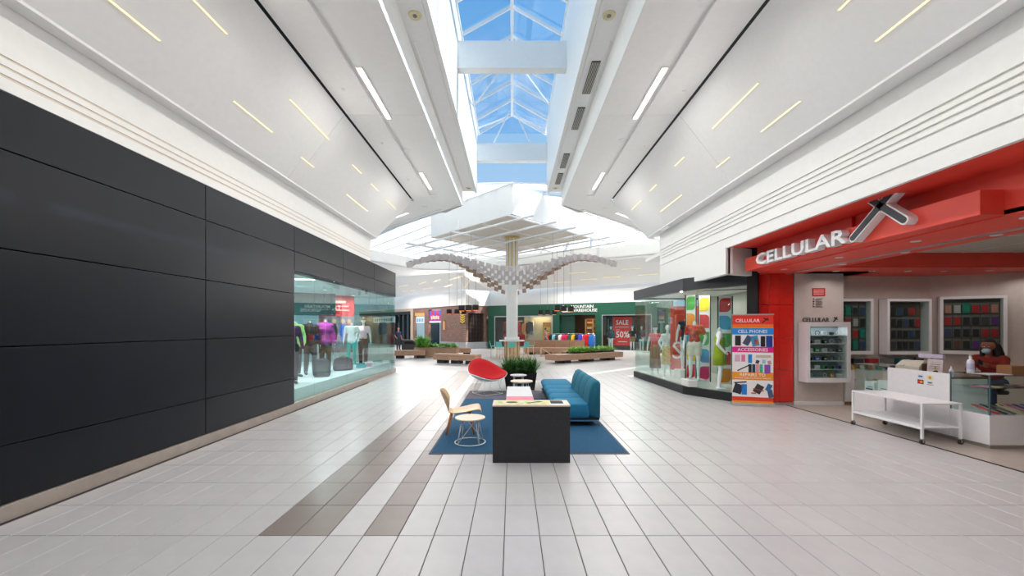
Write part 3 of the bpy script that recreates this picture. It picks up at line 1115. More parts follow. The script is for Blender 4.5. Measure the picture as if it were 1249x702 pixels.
# lit shelves seen through the doorway
sh = thing('shelf_unit', 'pale wooden shelving with colourful goods at the back of the green shop', 'shelf', frame_pt(G0, U_G, 8.25, 3.3) + (0,), U_G)
MB().box(-0.95, 0.2, 0, 0.95, 0.27, 2.55).build('back_board', colour((196, 150, 92)), sh)
for x in (-0.95, -0.32, 0.3, 0.92):
    MB().box(x - 0.035, -0.1, 0, x + 0.035, 0.2, 2.5).build('upright', colour((226, 190, 130)), sh)
for z in (0.9, 1.5, 2.1):
    MB().box(-0.93, -0.08, z, 0.93, 0.2, z + 0.03).build('shelf_board', colour((214, 172, 112)), sh)
cc = [(200, 60, 40), (30, 120, 90), (230, 180, 60), (60, 70, 90), (180, 50, 60), (90, 160, 110), (240, 210, 160), (40, 50, 60), (220, 120, 50)]
names = ['rust red', 'green', 'amber', 'slate', 'crimson', 'mint', 'cream', 'black', 'orange']
i = 0
for row, z in (('bottom', 0.93), ('middle', 1.53), ('top', 2.13)):
    for col_, x in enumerate((-0.64, -0.01, 0.61)):
        g = thing('folded_jumper', '%s folded jumper pile on the %s shelf of the pale shelving' % (names[i], row), 'clothes', frame_pt(G0, U_G, 8.25 + x, 3.38) + (z,), U_G, 'folded clothes on the shelves')
        MB().box(-0.22, -0.1, 0.0, 0.22, 0.1, 0.14).build('lower_fold', colour(cc[i]), g, bevel=0.03)
        MB().box(-0.2, -0.1, 0.14, 0.2, 0.1, 0.30).build('upper_fold', colour(cc[(i + 3) % 9]), g, bevel=0.03)
        i += 1

# fascia sign
sg = thing('shop_sign', 'white raised MOUNTAIN WAREHOUSE lettering with logo on the green fascia', 'sign', frame_pt(G0, U_G, 6.5, 0) + (2.98,), U_G)
lettering('MOUNTAIN', W['paper'], sg, (0.72, -0.03, 0.30), UP, width=1.75, height=0.23, extrude=0.02, offset=0.012)
lettering('WAREHOUSE', W['paper'], sg, (0.72, -0.03, 0.01), UP, width=2.05, height=0.23, extrude=0.02, offset=0.012)
lg = MB()
lg.box(0, -0.05, 0.0, 0.12, 0, 0.55).box(0.12, -0.05, 0.0, 0.58, 0, 0.14).box(0.46, -0.05, 0.14, 0.58, 0, 0.26)
lg.build('logo_frame', W['paper'], sg)
MB().slab([(0.18, 0, 0.2), (0.42, 0, 0.2), (0.30, 0, 0.46)], (0, -0.04, 0)).build('logo_peak', W['paper'], sg)

# posters
sp = thing('sale_banner', 'red SALE UP TO 50% banner hanging in the green shop window', 'banner', frame_pt(G0, U_G, 10.95, 0.75) + (0.45,), U_G)
MB().box(-0.72, 0, 0, 0.72, 0.015, 2.12).build('sheet', colour((232, 34, 36)), sp)
lettering('SALE', W['paper'], sp, (0, -0.006, 1.55), UP, width=0.92, height=0.34, align='CENTER', offset=0.01)
MB().box(-0.52, -0.006, 1.36, 0.52, 0, 1.385).build('rule', W['paper'], sp)
lettering('UP TO', W['paper'], sp, (-0.33, -0.006, 1.12), UP, width=0.24, height=0.10, align='CENTER')
lettering('50%', W['paper'], sp, (0.02, -0.006, 0.58), UP, width=0.95, height=0.48, align='CENTER', offset=0.012)
MB().box(-0.3, -0.006, 0.26, 0.36, 0, 0.30).build('small_print', W['paper'], sp)
op = thing('poster', 'tall orange poster standing in the tan window of the green shop', 'poster', frame_pt(G0, U_G, 4.85, 0.7) + (0.2,), U_G)
MB().box(-0.36, 0, 0, 0.36, 0.03, 2.0).build('sheet', colour((246, 150, 24)), op)
MB().box(-0.26, -0.006, 1.35, 0.26, 0, 1.62).build('print_block', colour((252, 226, 90)), op)
MB().box(-0.2, -0.006, 1.12, 0.2, 0, 1.2).build('print_line', colour((252, 226, 150)), op)

# coats in the first window and on rails at the door


def coat(name, label, rgb, loc, rz, grp, h=0.95, w=0.5, dpt=0.16):
    g = thing(name, label, 'coat', loc, rz, grp)
    b = MB()
    n = 10
    rings = []
    for z, a, c in ((0.0, 0.50, 0.9), (0.35, 0.46, 0.85), (0.68, 0.5, 1.0), (0.9, 0.42, 0.8), (1.0, 0.14, 0.5)):
        rings.append([(math.cos(2 * PI * k / n) * w * a, math.sin(2 * PI * k / n) * dpt * 0.5 * c, -h + h * z) for k in range(n)])
    b.loft(rings)
    b.build('coat_body', colour(rgb, 0.8), g, smooth=True)
    for s in (-1, 1):
        MB().capsule((s * w * 0.38, 0, -h * 0.12), (s * w * 0.5, -0.02, -h * 0.72), 0.06, 0.05, 8).build('sleeve', colour(rgb, 0.8), g, smooth=True)
    MB().tube([(0, 0, 0.0), (0, 0, 0.05), (0.02, 0, 0.07)], 0.006, 5).build('hook', W['grey_metal'], g)
    return g


CN = [((222, 62, 44), 'orange-red'), ((28, 28, 32), 'black'), ((130, 196, 206), 'pale blue'), ((60, 60, 66), 'dark grey'), ((238, 232, 226), 'white'),
      ((216, 34, 110), 'magenta'), ((200, 40, 90), 'raspberry'), ((26, 92, 64), 'bottle green'), ((242, 190, 30), 'yellow'), ((30, 40, 60), 'navy'),
      ((64, 66, 196), 'royal blue')]


def rail(label, loc, rz, L, h):
    r = thing('clothes_rail', label, 'rail', loc, rz)
    MB().tube([(-L / 2, 0, h), (L / 2, 0, h)], 0.018, 8).build('hanging_bar', W['chrome'], r, smooth=True)
    for s in (-1, 1):
        MB().tube([(s * L / 2, 0, 0.03), (s * L / 2, 0, h)], 0.018, 8).build('post', W['chrome'], r, smooth=True)
        MB().tube([(s * L / 2, -0.25, 0.02), (s * L / 2, 0.25, 0.02)], 0.018, 8).build('foot', W['chrome'], r, smooth=True)
    return r


cx0, cy0 = frame_pt(G0, U_G, 6.95, -0.9)
rail('long chrome clothes rail of bright coats before the green shop door', (cx0, cy0, 0), U_G, 2.9, 1.32)
for i, (c, nm) in enumerate(CN):
    x, y = frame_pt(G0, U_G, 5.65 + 0.26 * i, -0.9)
    coat('hanging_coat', '%s coat on the long rail before the green shop door' % nm, c, (x, y, 1.26), U_G + 1.15, 'coats on the long rail')
x, y = frame_pt(G0, U_G, 8.85, -0.7)
rail('short chrome clothes rail of red coats beside the green shop door', (x, y, 0), U_G, 0.8, 1.32)
for i, (c, nm) in enumerate((((226, 30, 38), 'scarlet'), ((200, 22, 34), 'dark red'), ((40, 110, 190), 'sky blue'))):
    x, y = frame_pt(G0, U_G, 8.6 + 0.24 * i, -0.7)
    coat('hanging_coat', '%s coat on the short rail beside the green shop door' % nm, c, (x, y, 1.26), U_G + 0.5, 'coats on the short rail')
for i, (t, c, nm) in enumerate(((0.75, (140, 40, 36), 'maroon'), (1.25, (40, 70, 50), 'dark green'), (1.8, (190, 40, 40), 'red'), (2.6, (226, 130, 40), 'orange'), (3.0, (50, 40, 36), 'brown-black'))):
    x, y = frame_pt(G0, U_G, t, 1.3)
    coat('hanging_coat', '%s coat on display in the first window of the green shop' % nm, c, (x, y, 2.3 - 0.12 * (i % 2)), U_G + 0.2, 'coats in the first green shop window', 1.1, 0.62, 0.2)
for i, (t, c, nm) in enumerate(((1.0, (206, 30, 34), 'red'), (2.45, (190, 24, 30), 'crimson'))):
    x, y = frame_pt(G0, U_G, t, 0.9)
    coat('hanging_coat', '%s coat hung low in the first window of the green shop' % nm, c, (x, y, 1.25), U_G + 0.1, 'low coats in the first green shop window', 0.9, 0.6, 0.2)
x, y = frame_pt(G0, U_G, 1.9, 1.3)
rail('tall chrome clothes rail in the first window of the green shop', (x, y, 0), U_G, 2.9, 2.34)
x, y = frame_pt(G0, U_G, 1.75, 0.9)
rail('low chrome clothes rail in the first window of the green shop', (x, y, 0), U_G, 2.2, 1.31)

# brick shop: two faces that meet at a corner
B0, B1, B2 = (-9.7, 40.6), (-3.84, 34.3), (-1.93, 36.1)
a1 = math.atan2(B1[1] - B0[1], B1[0] - B0[0])
L1 = math.hypot(B1[1] - B0[1], B1[0] - B0[0])
bs_ = structure('wall_brick_shop', (B0[0], B0[1], 0), a1)
for x0, x1, z0, z1 in ((0, 0.25, 0, 3.65), (0.25, 2.1, 3.25, 3.65), (2.1, 2.85, 0.55, 3.65), (2.85, 4.9, 3.45, 3.65), (4.9, L1, 0.55, 3.65)):
    MB().box(x0, 0, z0, x1, 0.25, z1).build('brick_face', W['brick'], bs_)
for x0, x1 in ((0.25, 2.85), (4.9, L1)):
    n = max(1, int((x1 - x0) / 0.9))
    for j in range(n):
        MB().box(x0 + (x1 - x0) * j / n + 0.006, -0.02, 0, x0 + (x1 - x0) * (j + 1) / n - 0.006, 0.22, 0.55).build('plinth_panel', colour((150, 152, 156)), bs_)
MB().box(0.25, 0.15, 0.55, 2.1, 0.17, 2.9).build('pane', W['glass'], bs_)
MB().box(0.25, 0.05, 2.9, 2.1, 0.2, 3.25).build('wood_panel', colour((214, 160, 92)), bs_)
MB().box(0.25, 1.4, 0, 2.4, 1.5, 3.2).build('window_back', colour((44, 62, 76)), bs_)
MB().box(2.4, 1.6, 0, 5.2, 1.7, 3.4).build('door_back', colour((58, 44, 40)), bs_)
MB().box(2.85, 0.2, 2.22, 2.95, 0.3, 3.45).build('door_frame', W['black'], bs_)
area_lamp('shop_light', (1.2, 0.7, 2.9), 0.8, 0.4, 18, (0.9, 0.95, 1), (0, 0, -1), bs_)
a2 = math.atan2(B2[1] - B1[1], B2[0] - B1[0])
L2 = math.hypot(B2[1] - B1[1], B2[0] - B1[0])
b2_ = structure('wall_brick_bay', (B1[0], B1[1], 0), a2)
for x0, x1, z0, z1 in ((0, 0.12, 0.55, 3.65), (0.12, L1 and 1.95, 3.0, 3.65), (1.95, L2, 0.55, 3.65)):
    MB().box(x0, 0, z0, x1, 0.25, z1).build('brick_face', W['brick'], b2_)
for j in range(3):
    MB().box(L2 * j / 3 + 0.006, -0.02, 0, L2 * (j + 1) / 3 - 0.006, 0.22, 0.55).build('plinth_panel', colour((172, 176, 182)), b2_)
MB().box(L2 - 0.02, -0.05, 0, L2 + 0.18, 0.3, 3.65).build('corner_post', colour((58, 34, 32)), b2_)
MB().box(0.12, 0.2, 0.55, 1.95, 0.24, 3.0).build('grille_back', colour((40, 30, 30)), b2_)
for j in range(6):
    x = 0.12 + 1.83 * (j + 0.5) / 6
    MB().box(x - 0.02, 0.1, 0.55, x + 0.02, 0.16, 3.0).build('grille_bar', colour((60, 44, 42)), b2_)
for j in range(7):
    z = 0.55 + 2.45 * (j + 0.5) / 7
    MB().box(0.12, 0.12, z - 0.02, 1.95, 0.17, z + 0.02).build('grille_bar', colour((60, 44, 42)), b2_)
chv = thing('chevron_panel', 'tall panel of yellow chevrons on the corner of the brick shop', 'panel', frame_pt(B0, a1, L1 - 0.42, -0.03) + (2.05,), a1)
MB().box(-0.34, 0, 0, 0.36, 0.03, 1.1).build('board', colour((92, 70, 60)), chv)
for k in range(5):
    z = 0.1 + 0.19 * k
    MB().slab([(-0.32, 0, z + 0.16), (0.01, 0, z), (0.34, 0, z + 0.16), (0.34, 0, z + 0.24), (0.01, 0, z + 0.085), (-0.32, 0, z + 0.24)], (0, -0.01, 0)).build('chevron', colour((240, 196, 40)), chv)
ds = thing('door_sign', 'purple and pink sign with red and blue blobs over the brick shop door', 'sign', frame_pt(B0, a1, 3.9, 0.05) + (2.22,), a1)
MB().box(-1.0, 0, 0, 1.0, 0.08, 1.12).build('panel', colour((176, 60, 140)), ds)
MB().box(-1.0, -0.01, 0, 1.0, 0, 0.16).build('lower_band', colour((226, 226, 244)), ds)
for k, c in enumerate(((60, 100, 210), (220, 40, 60), (60, 100, 210), (226, 50, 60), (60, 110, 220))):
    MB().cyl((-0.78 + 0.39 * k, 0, 0.9), (-0.78 + 0.39 * k, -0.02, 0.9), 0.19, seg=12).build('blob', colour(c), ds)
for k in range(5):
    MB().obox((-0.56 + 0.28 * k, -0.012, 0.46 + 0.04 * (k % 2)), (0.19, 0.02, 0.3), 0, 0, 0.1 * (k % 3 - 1)).build('stroke', colour((250, 214, 190)), ds)
ws = thing('window_sign', 'white and blue sign at the top of the brick shop window', 'sign', frame_pt(B0, a1, 1.2, 0.1) + (2.2,), a1)
MB().box(-0.8, 0, 0, 0.8, 0.03, 0.62).build('panel', colour((214, 226, 236)), ws)
for k in range(4):
    MB().box(-0.6 + 0.32 * k, -0.008, 0.14, -0.42 + 0.32 * k, 0, 0.46).build('stroke', colour((90, 150, 200)), ws)
wl2 = thing('wall_lamp', 'small warm wall lamp on the brick between door and corner', 'lamp', frame_pt(B0, a1, 5.55, -0.06) + (1.6,), a1)
MB().box(-0.11, -0.06, 0, 0.11, 0.06, 0.75).build('body', colour((222, 170, 120)), wl2, bevel=0.01)
MB().box(-0.13, -0.07, 0.75, 0.13, 0.06, 0.8).build('cap', colour((120, 90, 70)), wl2)
ns = thing('wall_lettering', 'faint pale scrawl of lettering on the brick wall', 'lettering', frame_pt(B0, a1, 7.0, -0.02) + (2.1,), a1)
pts = [(-0.8 + 0.08 * k, -0.01, 0.14 * math.sin(k * 1.9) + 0.07 * math.sin(k * 0.7)) for k in range(20)]
MB().tube(pts, 0.022, 5).build('scrawl', colour((176, 166, 160)), ns)

# beige shopfront at the far left
T0 = (-14.0, 45.0)
a3 = math.atan2(40.6 - 45.0, -9.7 + 14.0)
L3 = math.hypot(4.4, 4.3)
ts = structure('wall_beige_shop', (T0[0], T0[1], 0), a3)
MB().box(-6, 0, 3.4, L3, 0.3, 3.65).build('fascia', colour((204, 180, 156)), ts)
MB().box(L3 - 0.45, -0.02, 0, L3, 0.3, 3.4).build('pilaster', colour((204, 180, 156)), ts)
MB().box(-6, 0.2, 0, L3 - 0.45, 0.3, 3.4).build('dark_glass', colour((24, 44, 48), 0.2), ts)
for x in (-4.5, -2.6, -0.9, 1.6, 2.5, 3.4, 4.3, 5.2):
    MB().box(x - 0.06, 0.05, 0, x + 0.06, 0.22, 3.2).build('mullion', W['black'], ts)
MB().box(-6, 0.02, 3.1, L3 - 0.45, 0.22, 3.4).build('header', W['black'], ts)
fs = thing('fascia_sign', 'white sign with dark blocky characters on the beige far shop', 'sign', frame_pt(T0, a3, 0.3, -0.1) + (2.3,), a3)
MB().box(-2.4, 0, 0, 2.4, 0.08, 0.62).build('panel', colour((232, 236, 238)), fs)
for k in range(8):
    MB().box(-2.1 + 0.52 * k, -0.012, 0.16, -1.78 + 0.52 * k, 0, 0.46).build('stroke', colour((56, 66, 78)), fs)

# ------------------------------------------------------------------ glazed display bay on the right
bay = structure('wall_display_bay')
C0, C1, C2 = (4.45, 15.15), (4.62, 11.2), (5.52, 9.72)
base_poly = [C0, C1, C2, (5.85, 9.62), (7.2, 10.3), (7.2, 15.15)]


def inset(pts, d):
    c = Vector((5.9, 12.6))
    return [tuple(Vector(p) + (c - Vector(p)).normalized() * d) for p in pts]


MB().prism(base_poly, 0.0, 0.21).build('base', W['black'], bay, bevel=0.006)
MB().prism(inset(base_poly, 0.10), 0.21, 0.235).build('display_floor', colour((214, 206, 198), 0.4), bay)
for nm, p, q in (('header', C0, C1), ('header', C1, C2)):
    d = (Vector(q) - Vector(p)).normalized()
    n = Vector((d.y, -d.x)) * -1
    inn = Vector((-d.y, d.x))
    inn = inn if inn.dot(Vector((5.9, 12.6)) - Vector(p)) > 0 else -inn
    MB().prism([p, q, Vector(q) + inn * 0.22, Vector(p) + inn * 0.22], 2.80, 3.12).build(nm, W['charcoal'], bay)
MB().prism([C0, (7.2, 15.15), (7.2, 14.95), (4.46, 14.95)], 2.80, 3.12).build('header', W['charcoal'], bay)
MB().prism(inset(base_poly, 0.02), 3.08, 3.118).build('bay_roof', W['white'], bay)
MB().prism(inset(base_poly, 0.25), 2.86, 2.9).build('bay_ceiling', W['ceiling'], bay)
MB().prism([(5.50, 9.70), (5.70, 9.62), (5.80, 9.72), (5.60, 9.82)], 0.21, 3.9).build('corner_post', W['black'], bay)
MB().box(5.5, 9.74, 3.12, 6.4, 9.9, 3.9).build('upper_panel', W['black'], bay)


def glaze(parent, p, q, z0, z1, n, m, gap=0.006, t=0.012):
    p, q = Vector(p), Vector(q)
    d = (q - p).normalized()
    nn = Vector((d.y, -d.x)) * t
    L = (q - p).length
    for k in range(n):
        a, b_ = p + d * (L * k / n + gap), p + d * (L * (k + 1) / n - gap)
        MB().prism([a, b_, b_ + nn, a + nn], z0, z1).build('pane', m, parent)


def shift(p, dx, dy):
    return (p[0] + dx, p[1] + dy)


glaze(bay, shift(C0, 0.05, -0.05), shift(C1, 0.05, 0.0), 0.215, 2.82, 3, W['glass'])
glaze(bay, shift(C1, 0.05, 0.02), shift(C2, 0.03, 0.03), 0.215, 2.82, 1, W['glass'])
glaze(bay, shift(C0, 0.06, -0.06), (7.1, 15.09), 0.215, 2.82, 2, W['glass'])
MB().box(6.9, 10.25, 0.23, 7.0, 14.95, 2.88).build('back_wall', colour((190, 186, 176)), bay)
MB().box(5.95, 9.95, 0.0, 7.1, 10.1, 3.0).build('side_wall', colour((176, 170, 160)), bay)
MB().cyl((4.95, 11.1, 2.78), (6.1, 10.6, 2.78), 0.012, seg=8).build('banner_rail', W['grey_metal'], bay)
for p in ((5.2, 11.3), (5.0, 13.6), (6.0, 12.8)):
    area_lamp('display_light', (p[0], p[1], 2.84), 0.4, 0.4, 22, (1, 0.95, 0.88), (0, 0, -1), bay)

# tall banners with rounded petal shapes inside the bay
PET = [(222, 40, 48), (52, 160, 214), (80, 160, 70), (244, 150, 30), (240, 208, 30), (206, 30, 90)]


def petal(b, cx_, z0, z1, w, flip, yy):
    pts = []
    r = w * 0.55
    n = 6
    cor = [(-w, z0, not flip), (w, z0, flip), (w, z1, not flip), (-w, z1, flip)]
    for i, (x, z, rnd) in enumerate(cor):
        sx, sz = (1 if x < 0 else -1), (1 if z == z0 else -1)
        if rnd:
            c = (x + sx * r * 1.5, z + sz * r * 1.5)
            a0 = {(1, 1): PI, (-1, 1): 1.5 * PI, (-1, -1): 0, (1, -1): 0.5 * PI}[(sx, sz)]
            for k in range(n + 1):
                a = a0 + (PI / 2) * k / n
                pts.append((cx_ + c[0] + r * 1.5 * math.cos(a), yy, c[1] + r * 1.5 * math.sin(a)))
        else:
            pts.append((cx_ + x, yy, z))
    b.slab(pts, (0, -0.006, 0))


def petal_banner(x, y, w, z0, z1, label, seq, rz=-0.35):
    g = thing('petal_banner', label, 'banner', (x, y, z0), rz, 'petal banners in the display bay')
    H = z1 - z0
    MB().box(-w / 2, 0, 0, w / 2, 0.03, H).build('board', W['paper'], g)
    for s in (-1, 1):
        MB().box(s * w / 2 - 0.015, -0.012, 0, s * w / 2 + 0.015, 0.035, H).build('side_rail', W['black'], g)
    n = len(seq)
    for k, c in enumerate(seq):
        b = MB()
        petal(b, 0, H - H * (k + 1) / n + 0.05, H - H * k / n - 0.05, w * 0.4, k % 2 == 0, 0)
        b.build('petal', colour(PET[c]), g)
    return g


petal_banner(5.62, 10.92, 0.34, 0.30, 2.62, 'tall banner whose topmost petal is red, behind the green dress', [0, 1, 2, 0, 3])
petal_banner(5.32, 11.45, 0.30, 0.30, 2.68, 'tall banner whose topmost petal is yellow, beside the patterned shirt', [4, 0, 2, 1, 5])
petal_banner(5.16, 11.95, 0.28, 0.30, 2.74, 'tall banner whose topmost petal is green, partly hidden by others', [2, 3, 1, 4, 0])
rp = thing('red_poster', 'orange-red poster with a white letter behind the navy-topped mannequin', 'poster', (5.45, 13.1, 0.45), -0.25)
MB().box(-0.42, 0, 0, 0.42, 0.02, 2.02).build('sheet', colour((226, 72, 44)), rp)
lettering('S', W['paper'], rp, (-0.2, -0.006, 0.35), UP, width=0.3, height=0.55, align='CENTER')

# small clear plinths
for i, (x, y, h, nm) in enumerate(((4.90, 11.12, 0.17, 'under the patterned shirt mannequin'), (5.35, 12.72, 0.27, 'under the navy-topped mannequin'))):
    g = tag(MB().box(-0.27, -0.24, 0, 0.27, 0.24, h).build('plinth', colour((226, 222, 218), 0.4), None, bevel=0.006), 'low pale plinth %s' % nm, 'plinth', 'display plinths')
    g.location = (x, y, 0.235)

# ------------------------------------------------------------------ red phone shop: front
shop = structure('wall_red_shop')
MB().box(5.47, -2, 3.03, 5.6, 9.23, 3.62).build('upper_fascia', W['red'], shop)
MB().box(4.86, -2, 3.574, 5.6, 9.23, 3.60).build('upper_soffit', W['red'], shop)
MB().box(5.2, 4.6, 3.05, 5.47, 9.23, 3.33).build('canopy', W['red'], shop, bevel=0.004)
MB().box(5.42, 6.6, 3.331, 5.469, 6.61, 3.57).build('joint_cover', W['red_tile'], shop)
MB().box(5.46, 2.1, 3.34, 5.469, 2.108, 3.57).build('joint_cover', W['red_tile'], shop)
MB().box(5.47, -2, 3.05, 6.75, 9.23, 3.10).build('soffit', W['red'], shop)
MB().box(5.8, 9.23, 3.05, 8.2, 10.1, 3.10).build('soffit', W['red'], shop)
MB().box(6.75, 8.7, 3.05, 12.4, 10.4, 3.101).build('soffit', W['red'], shop)
MB().box(6.70, -2, 3.10, 6.76, 8.72, 3.36).build('soffit_upstand', W['red'], shop)
MB().box(6.75, 8.66, 3.10, 12.4, 8.72, 3.36).build('soffit_upstand', W['red'], shop)
MB().box(6.7, -2, 3.36, 14, 10.4, 3.42).build('shop_ceiling', mat('shop_ceiling', (206, 198, 190), 0.8), shop)
for k in range(6):
    MB().box(6.76, -1 + 1.6 * k, 3.352, 14, -0.985 + 1.6 * k, 3.36).build('ceiling_bar', W['white_metal'], shop)
    MB().box(7.2 + 1.1 * k, -1, 3.353, 7.215 + 1.1 * k, 8.66, 3.36).build('ceiling_bar', W['white_metal'], shop)
MB().box(6.33, -2, 3.035, 6.42, 9.6, 3.052).build('shutter_track', W['silver'], shop)
# pillar of red tiles
MB().prism([(5.80, 9.93), (5.99, 9.63), (6.50, 9.63), (6.50, 10.1), (5.80, 10.1)], 0, 3.05).build('pillar_core', colour((150, 146, 142)), shop)
for z0, z1 in ((0.06, 0.80), (0.815, 1.56), (1.575, 2.32), (2.335, 3.05)):
    MB().prism([(5.97, 9.60), (6.20, 9.60), (6.20, 9.63), (5.99, 9.63)], z0, z1).build('tile', W['red_tile'], shop, bevel=0.003)
    MB().prism([(6.206, 9.60), (6.52, 9.60), (6.52, 9.63), (6.206, 9.63)], z0, z1).build('tile', W['red_tile'], shop, bevel=0.003)
    MB().prism([(5.78, 9.90), (5.965, 9.60), (5.985, 9.63), (5.80, 9.93)], z0, z1).build('tile', W['red_tile'], shop, bevel=0.003)
MB().prism([(5.77, 9.9), (5.96, 9.59), (6.53, 9.59), (6.53, 9.63), (5.99, 9.63), (5.8, 9.93)], 0, 0.055).build('pillar_base', W['silver'], shop)
# walls of the shop
pw = MB().box(6.56, 9.62, 0.0, 7.70, 9.80, 3.05).build('wall_panel', mat('shop_wall', (206, 194, 188), 0.6, var=0.03), shop)
SW = W['shop_wall'] = pw.data.materials[0]
MB().box(6.54, 9.60, 0, 7.71, 9.62, 0.08).build('panel_base', W['white'], shop)
MB().box(7.62, 10.12, 0, 10.2, 10.25, 3.05).build('back_wall', SW, shop)
MB().prism([(10.17, 10.12), (13.4, 8.44), (13.5, 8.6), (10.2, 10.28)], 0, 3.05).build('back_wall', SW, shop)
MB().box(13.9, -2, 0, 14, 9, 3.4).build('end_wall', SW, shop)
MB().box(5.6, -2.1, 0, 14, -2.0, 3.6).build('end_wall', SW, shop)
for i, (x, y) in enumerate(((5.85, 8.9), (5.85, 7.4), (5.85, 6.0), (5.85, 4.7), (6.55, 8.2), (6.55, 6.9), (6.55, 5.6), (7.2, 9.2), (8.0, 9.2), (8.8, 9.2), (9.6, 9.2), (10.5, 9.1), (11.4, 9.0))):
    downlight(Vector((x, y, 3.05)), 'small round downlight in the red soffit, %s of the row' % ORD[i], 0.05, 4.5, 'downlights in the red soffit')
for i, (x, y, L) in enumerate(((9.2, 6.4, 1.2), (11.2, 6.9, 1.2), (8.6, 4.2, 1.2))):
    lp = thing('shop_lamp', 'bright lamp in the white ceiling of the phone shop, %s inwards' % ORD[i], 'light', (x, y, 3.36), 0, 'lamps in the phone shop ceiling')
    MB().box(-L / 2, -0.15, -0.02, L / 2, 0.15, 0.0).build('frame', W['white_metal'], lp)
    MB().box(-L / 2 + .02, -0.13, -0.026, L / 2 - .02, 0.13, -0.02).build('diffuser', W['led'], lp)
    area_lamp('lamp_light', (0, 0, -0.04), L, 0.24, 6, (1, 0.9, 0.84), (0, 0, -1), lp)

# sign on the canopy
sg = thing('shop_sign', 'white raised CELLULAR X sign with a large black X on the red fascia', 'sign', (5.2, 8.62, 3.085), -PI / 2)
me = text_mesh('CELLULAR', 1.0, 0.06, 2.33, 0.235, 0.022)
me.materials.append(W['white_metal'])
o = put('lettering', me, sg, (0, -0.065, 0))
o.rotation_euler = UP


def xshape(w, h, t, b, y0, y1, z0=0.0, seg=8):
    """two crossed rounded bars standing in the x-z plane"""
    for a, c in (((-w, 0), (w * 0.85, h)), ((-w * 0.45, h * 0.98), (w, 0.06))):
        p, q = Vector((a[0], a[1])), Vector((c[0], c[1]))
        d = (q - p).normalized()
        ang = math.atan2(d.y, d.x)
        pts = []
        for k in range(seg + 1):
            u = ang + PI / 2 + PI * k / seg
            pts.append((p.x + t * math.cos(u), y0, z0 + p.y + t * math.sin(u)))
        for k in range(seg + 1):
            u = ang - PI / 2 + PI * k / seg
            pts.append((q.x + t * math.cos(u), y0, z0 + q.y + t * math.sin(u)))
        b.slab(pts, (0, y1 - y0, 0))


xb = MB()
xshape(0.40, 0.56, 0.062, xb, -0.13, 0.0)
o = xb.build('x_body', W['white_metal'], sg)
o.location = (2.86, 0, 0.045)
xb = MB()
xshape(0.40, 0.56, 0.042, xb, -0.138, -0.13)
o = part(xb.build('x_face', W['charcoal'], sg), 'dark face of the letter X')
o.location = (2.86, 0, 0.045)

# roll-up banner
rb = thing('rollup_banner', 'roll-up banner advertising cell phones, accessories and repairs by the red pillar', 'banner', (5.53, 9.52, 0), -0.30)
MB().box(-0.44, -0.08, 0, 0.44, 0.10, 0.07).build('cassette', W['silver'], rb, bevel=0.01)
BW, BH = 0.42, 2.02
MB().box(-BW, 0, 0.07, BW, 0.006, BH + 0.07).build('sheet', W['paper'], rb)
MB().box(-BW - .01, -0.012, BH + 0.06, BW + .01, 0.014, BH + 0.09).build('top_bar', W['silver'], rb)
MB().cyl((0, 0.04, 0.07), (0, 0.02, BH + 0.06), 0.012, seg=8).build('pole', W['silver'], rb)


def band(z0, z1, rgb, name='print_band', x0=-BW, x1=BW):
    return MB().box(x0, -0.003, 0.07 + z0, x1, 0, 0.07 + z1).build(name, colour(rgb), rb)


band(1.80, BH, (232, 50, 36))
band(1.72, 1.80, (242, 120, 30))
band(1.565, 1.715, (30, 140, 220))
band(1.155, 1.285, (224, 24, 140))
band(0.52, 0.70, (240, 150, 30))
band(0.04, 0.13, (232, 60, 40))
band(0.0, 0.04, (246, 160, 40))


def wtxt(s, z, w, h, x=0.0, m=None, align='CENTER', off=0.01):
    return lettering(s, m or W['paper'], rb, (x, -0.0045, 0.07 + z), UP, width=w, height=h, align=align, extrude=0.0008, offset=off)


wtxt('CELLULAR', 1.85, 0.50, 0.075, -0.1)
xo = MB()
xshape(0.06, 0.10, 0.012, xo, -0.005, 0.0)
xo = xo.build('x_mark', W['black'], rb)
xo.location = (0.26, 0, 0.07 + 1.84)
wtxt('CELL PHONES', 1.60, 0.60, 0.075)
wtxt('ACCESSORIES', 1.18, 0.62, 0.075)
wtxt('REPAIRS TO', 0.605, 0.52, 0.07)
wtxt('PHONES, TABLETS, IPADS & TABLETS', 0.545, 0.74, 0.035, off=0.004)


def pic(x, z, w, h, rgb, rot=0.0, name='printed_phone'):
    return MB().obox((x, -0.003, 0.07 + z), (w, 0.004, h), 0, 0, rot).build(name, colour(rgb), rb)


pic(-0.30, 1.425, 0.12, 0.23, (30, 34, 44)); pic(-0.10, 1.43, 0.13, 0.22, (70, 80, 110), 0.5); pic(0.05, 1.42, 0.15, 0.24, (60, 150, 200), -0.2)
pic(0.07, 1.40, 0.08, 0.12, (240, 120, 40), -0.2, 'printed_flower'); pic(0.21, 1.41, 0.09, 0.24, (22, 22, 28)); pic(0.34, 1.41, 0.13, 0.26, (20, 60, 150))
pic(-0.31, 1.02, 0.11, 0.16, (214, 180, 200)); pic(-0.19, 1.02, 0.08, 0.16, (230, 120, 170)); pic(-0.05, 1.01, 0.08, 0.20, (40, 140, 210)); pic(-0.18, 0.80, 0.30, 0.025, (30, 30, 32), -0.5, 'printed_stick')
pic(0.22, 1.07, 0.30, 0.06, (206, 190, 170), 0, 'printed_box'); pic(0.10, 0.94, 0.07, 0.08, (60, 60, 70), 0.3); pic(0.23, 0.95, 0.07, 0.09, (150, 200, 210)); pic(0.34, 0.93, 0.07, 0.08, (200, 150, 140), -0.3)
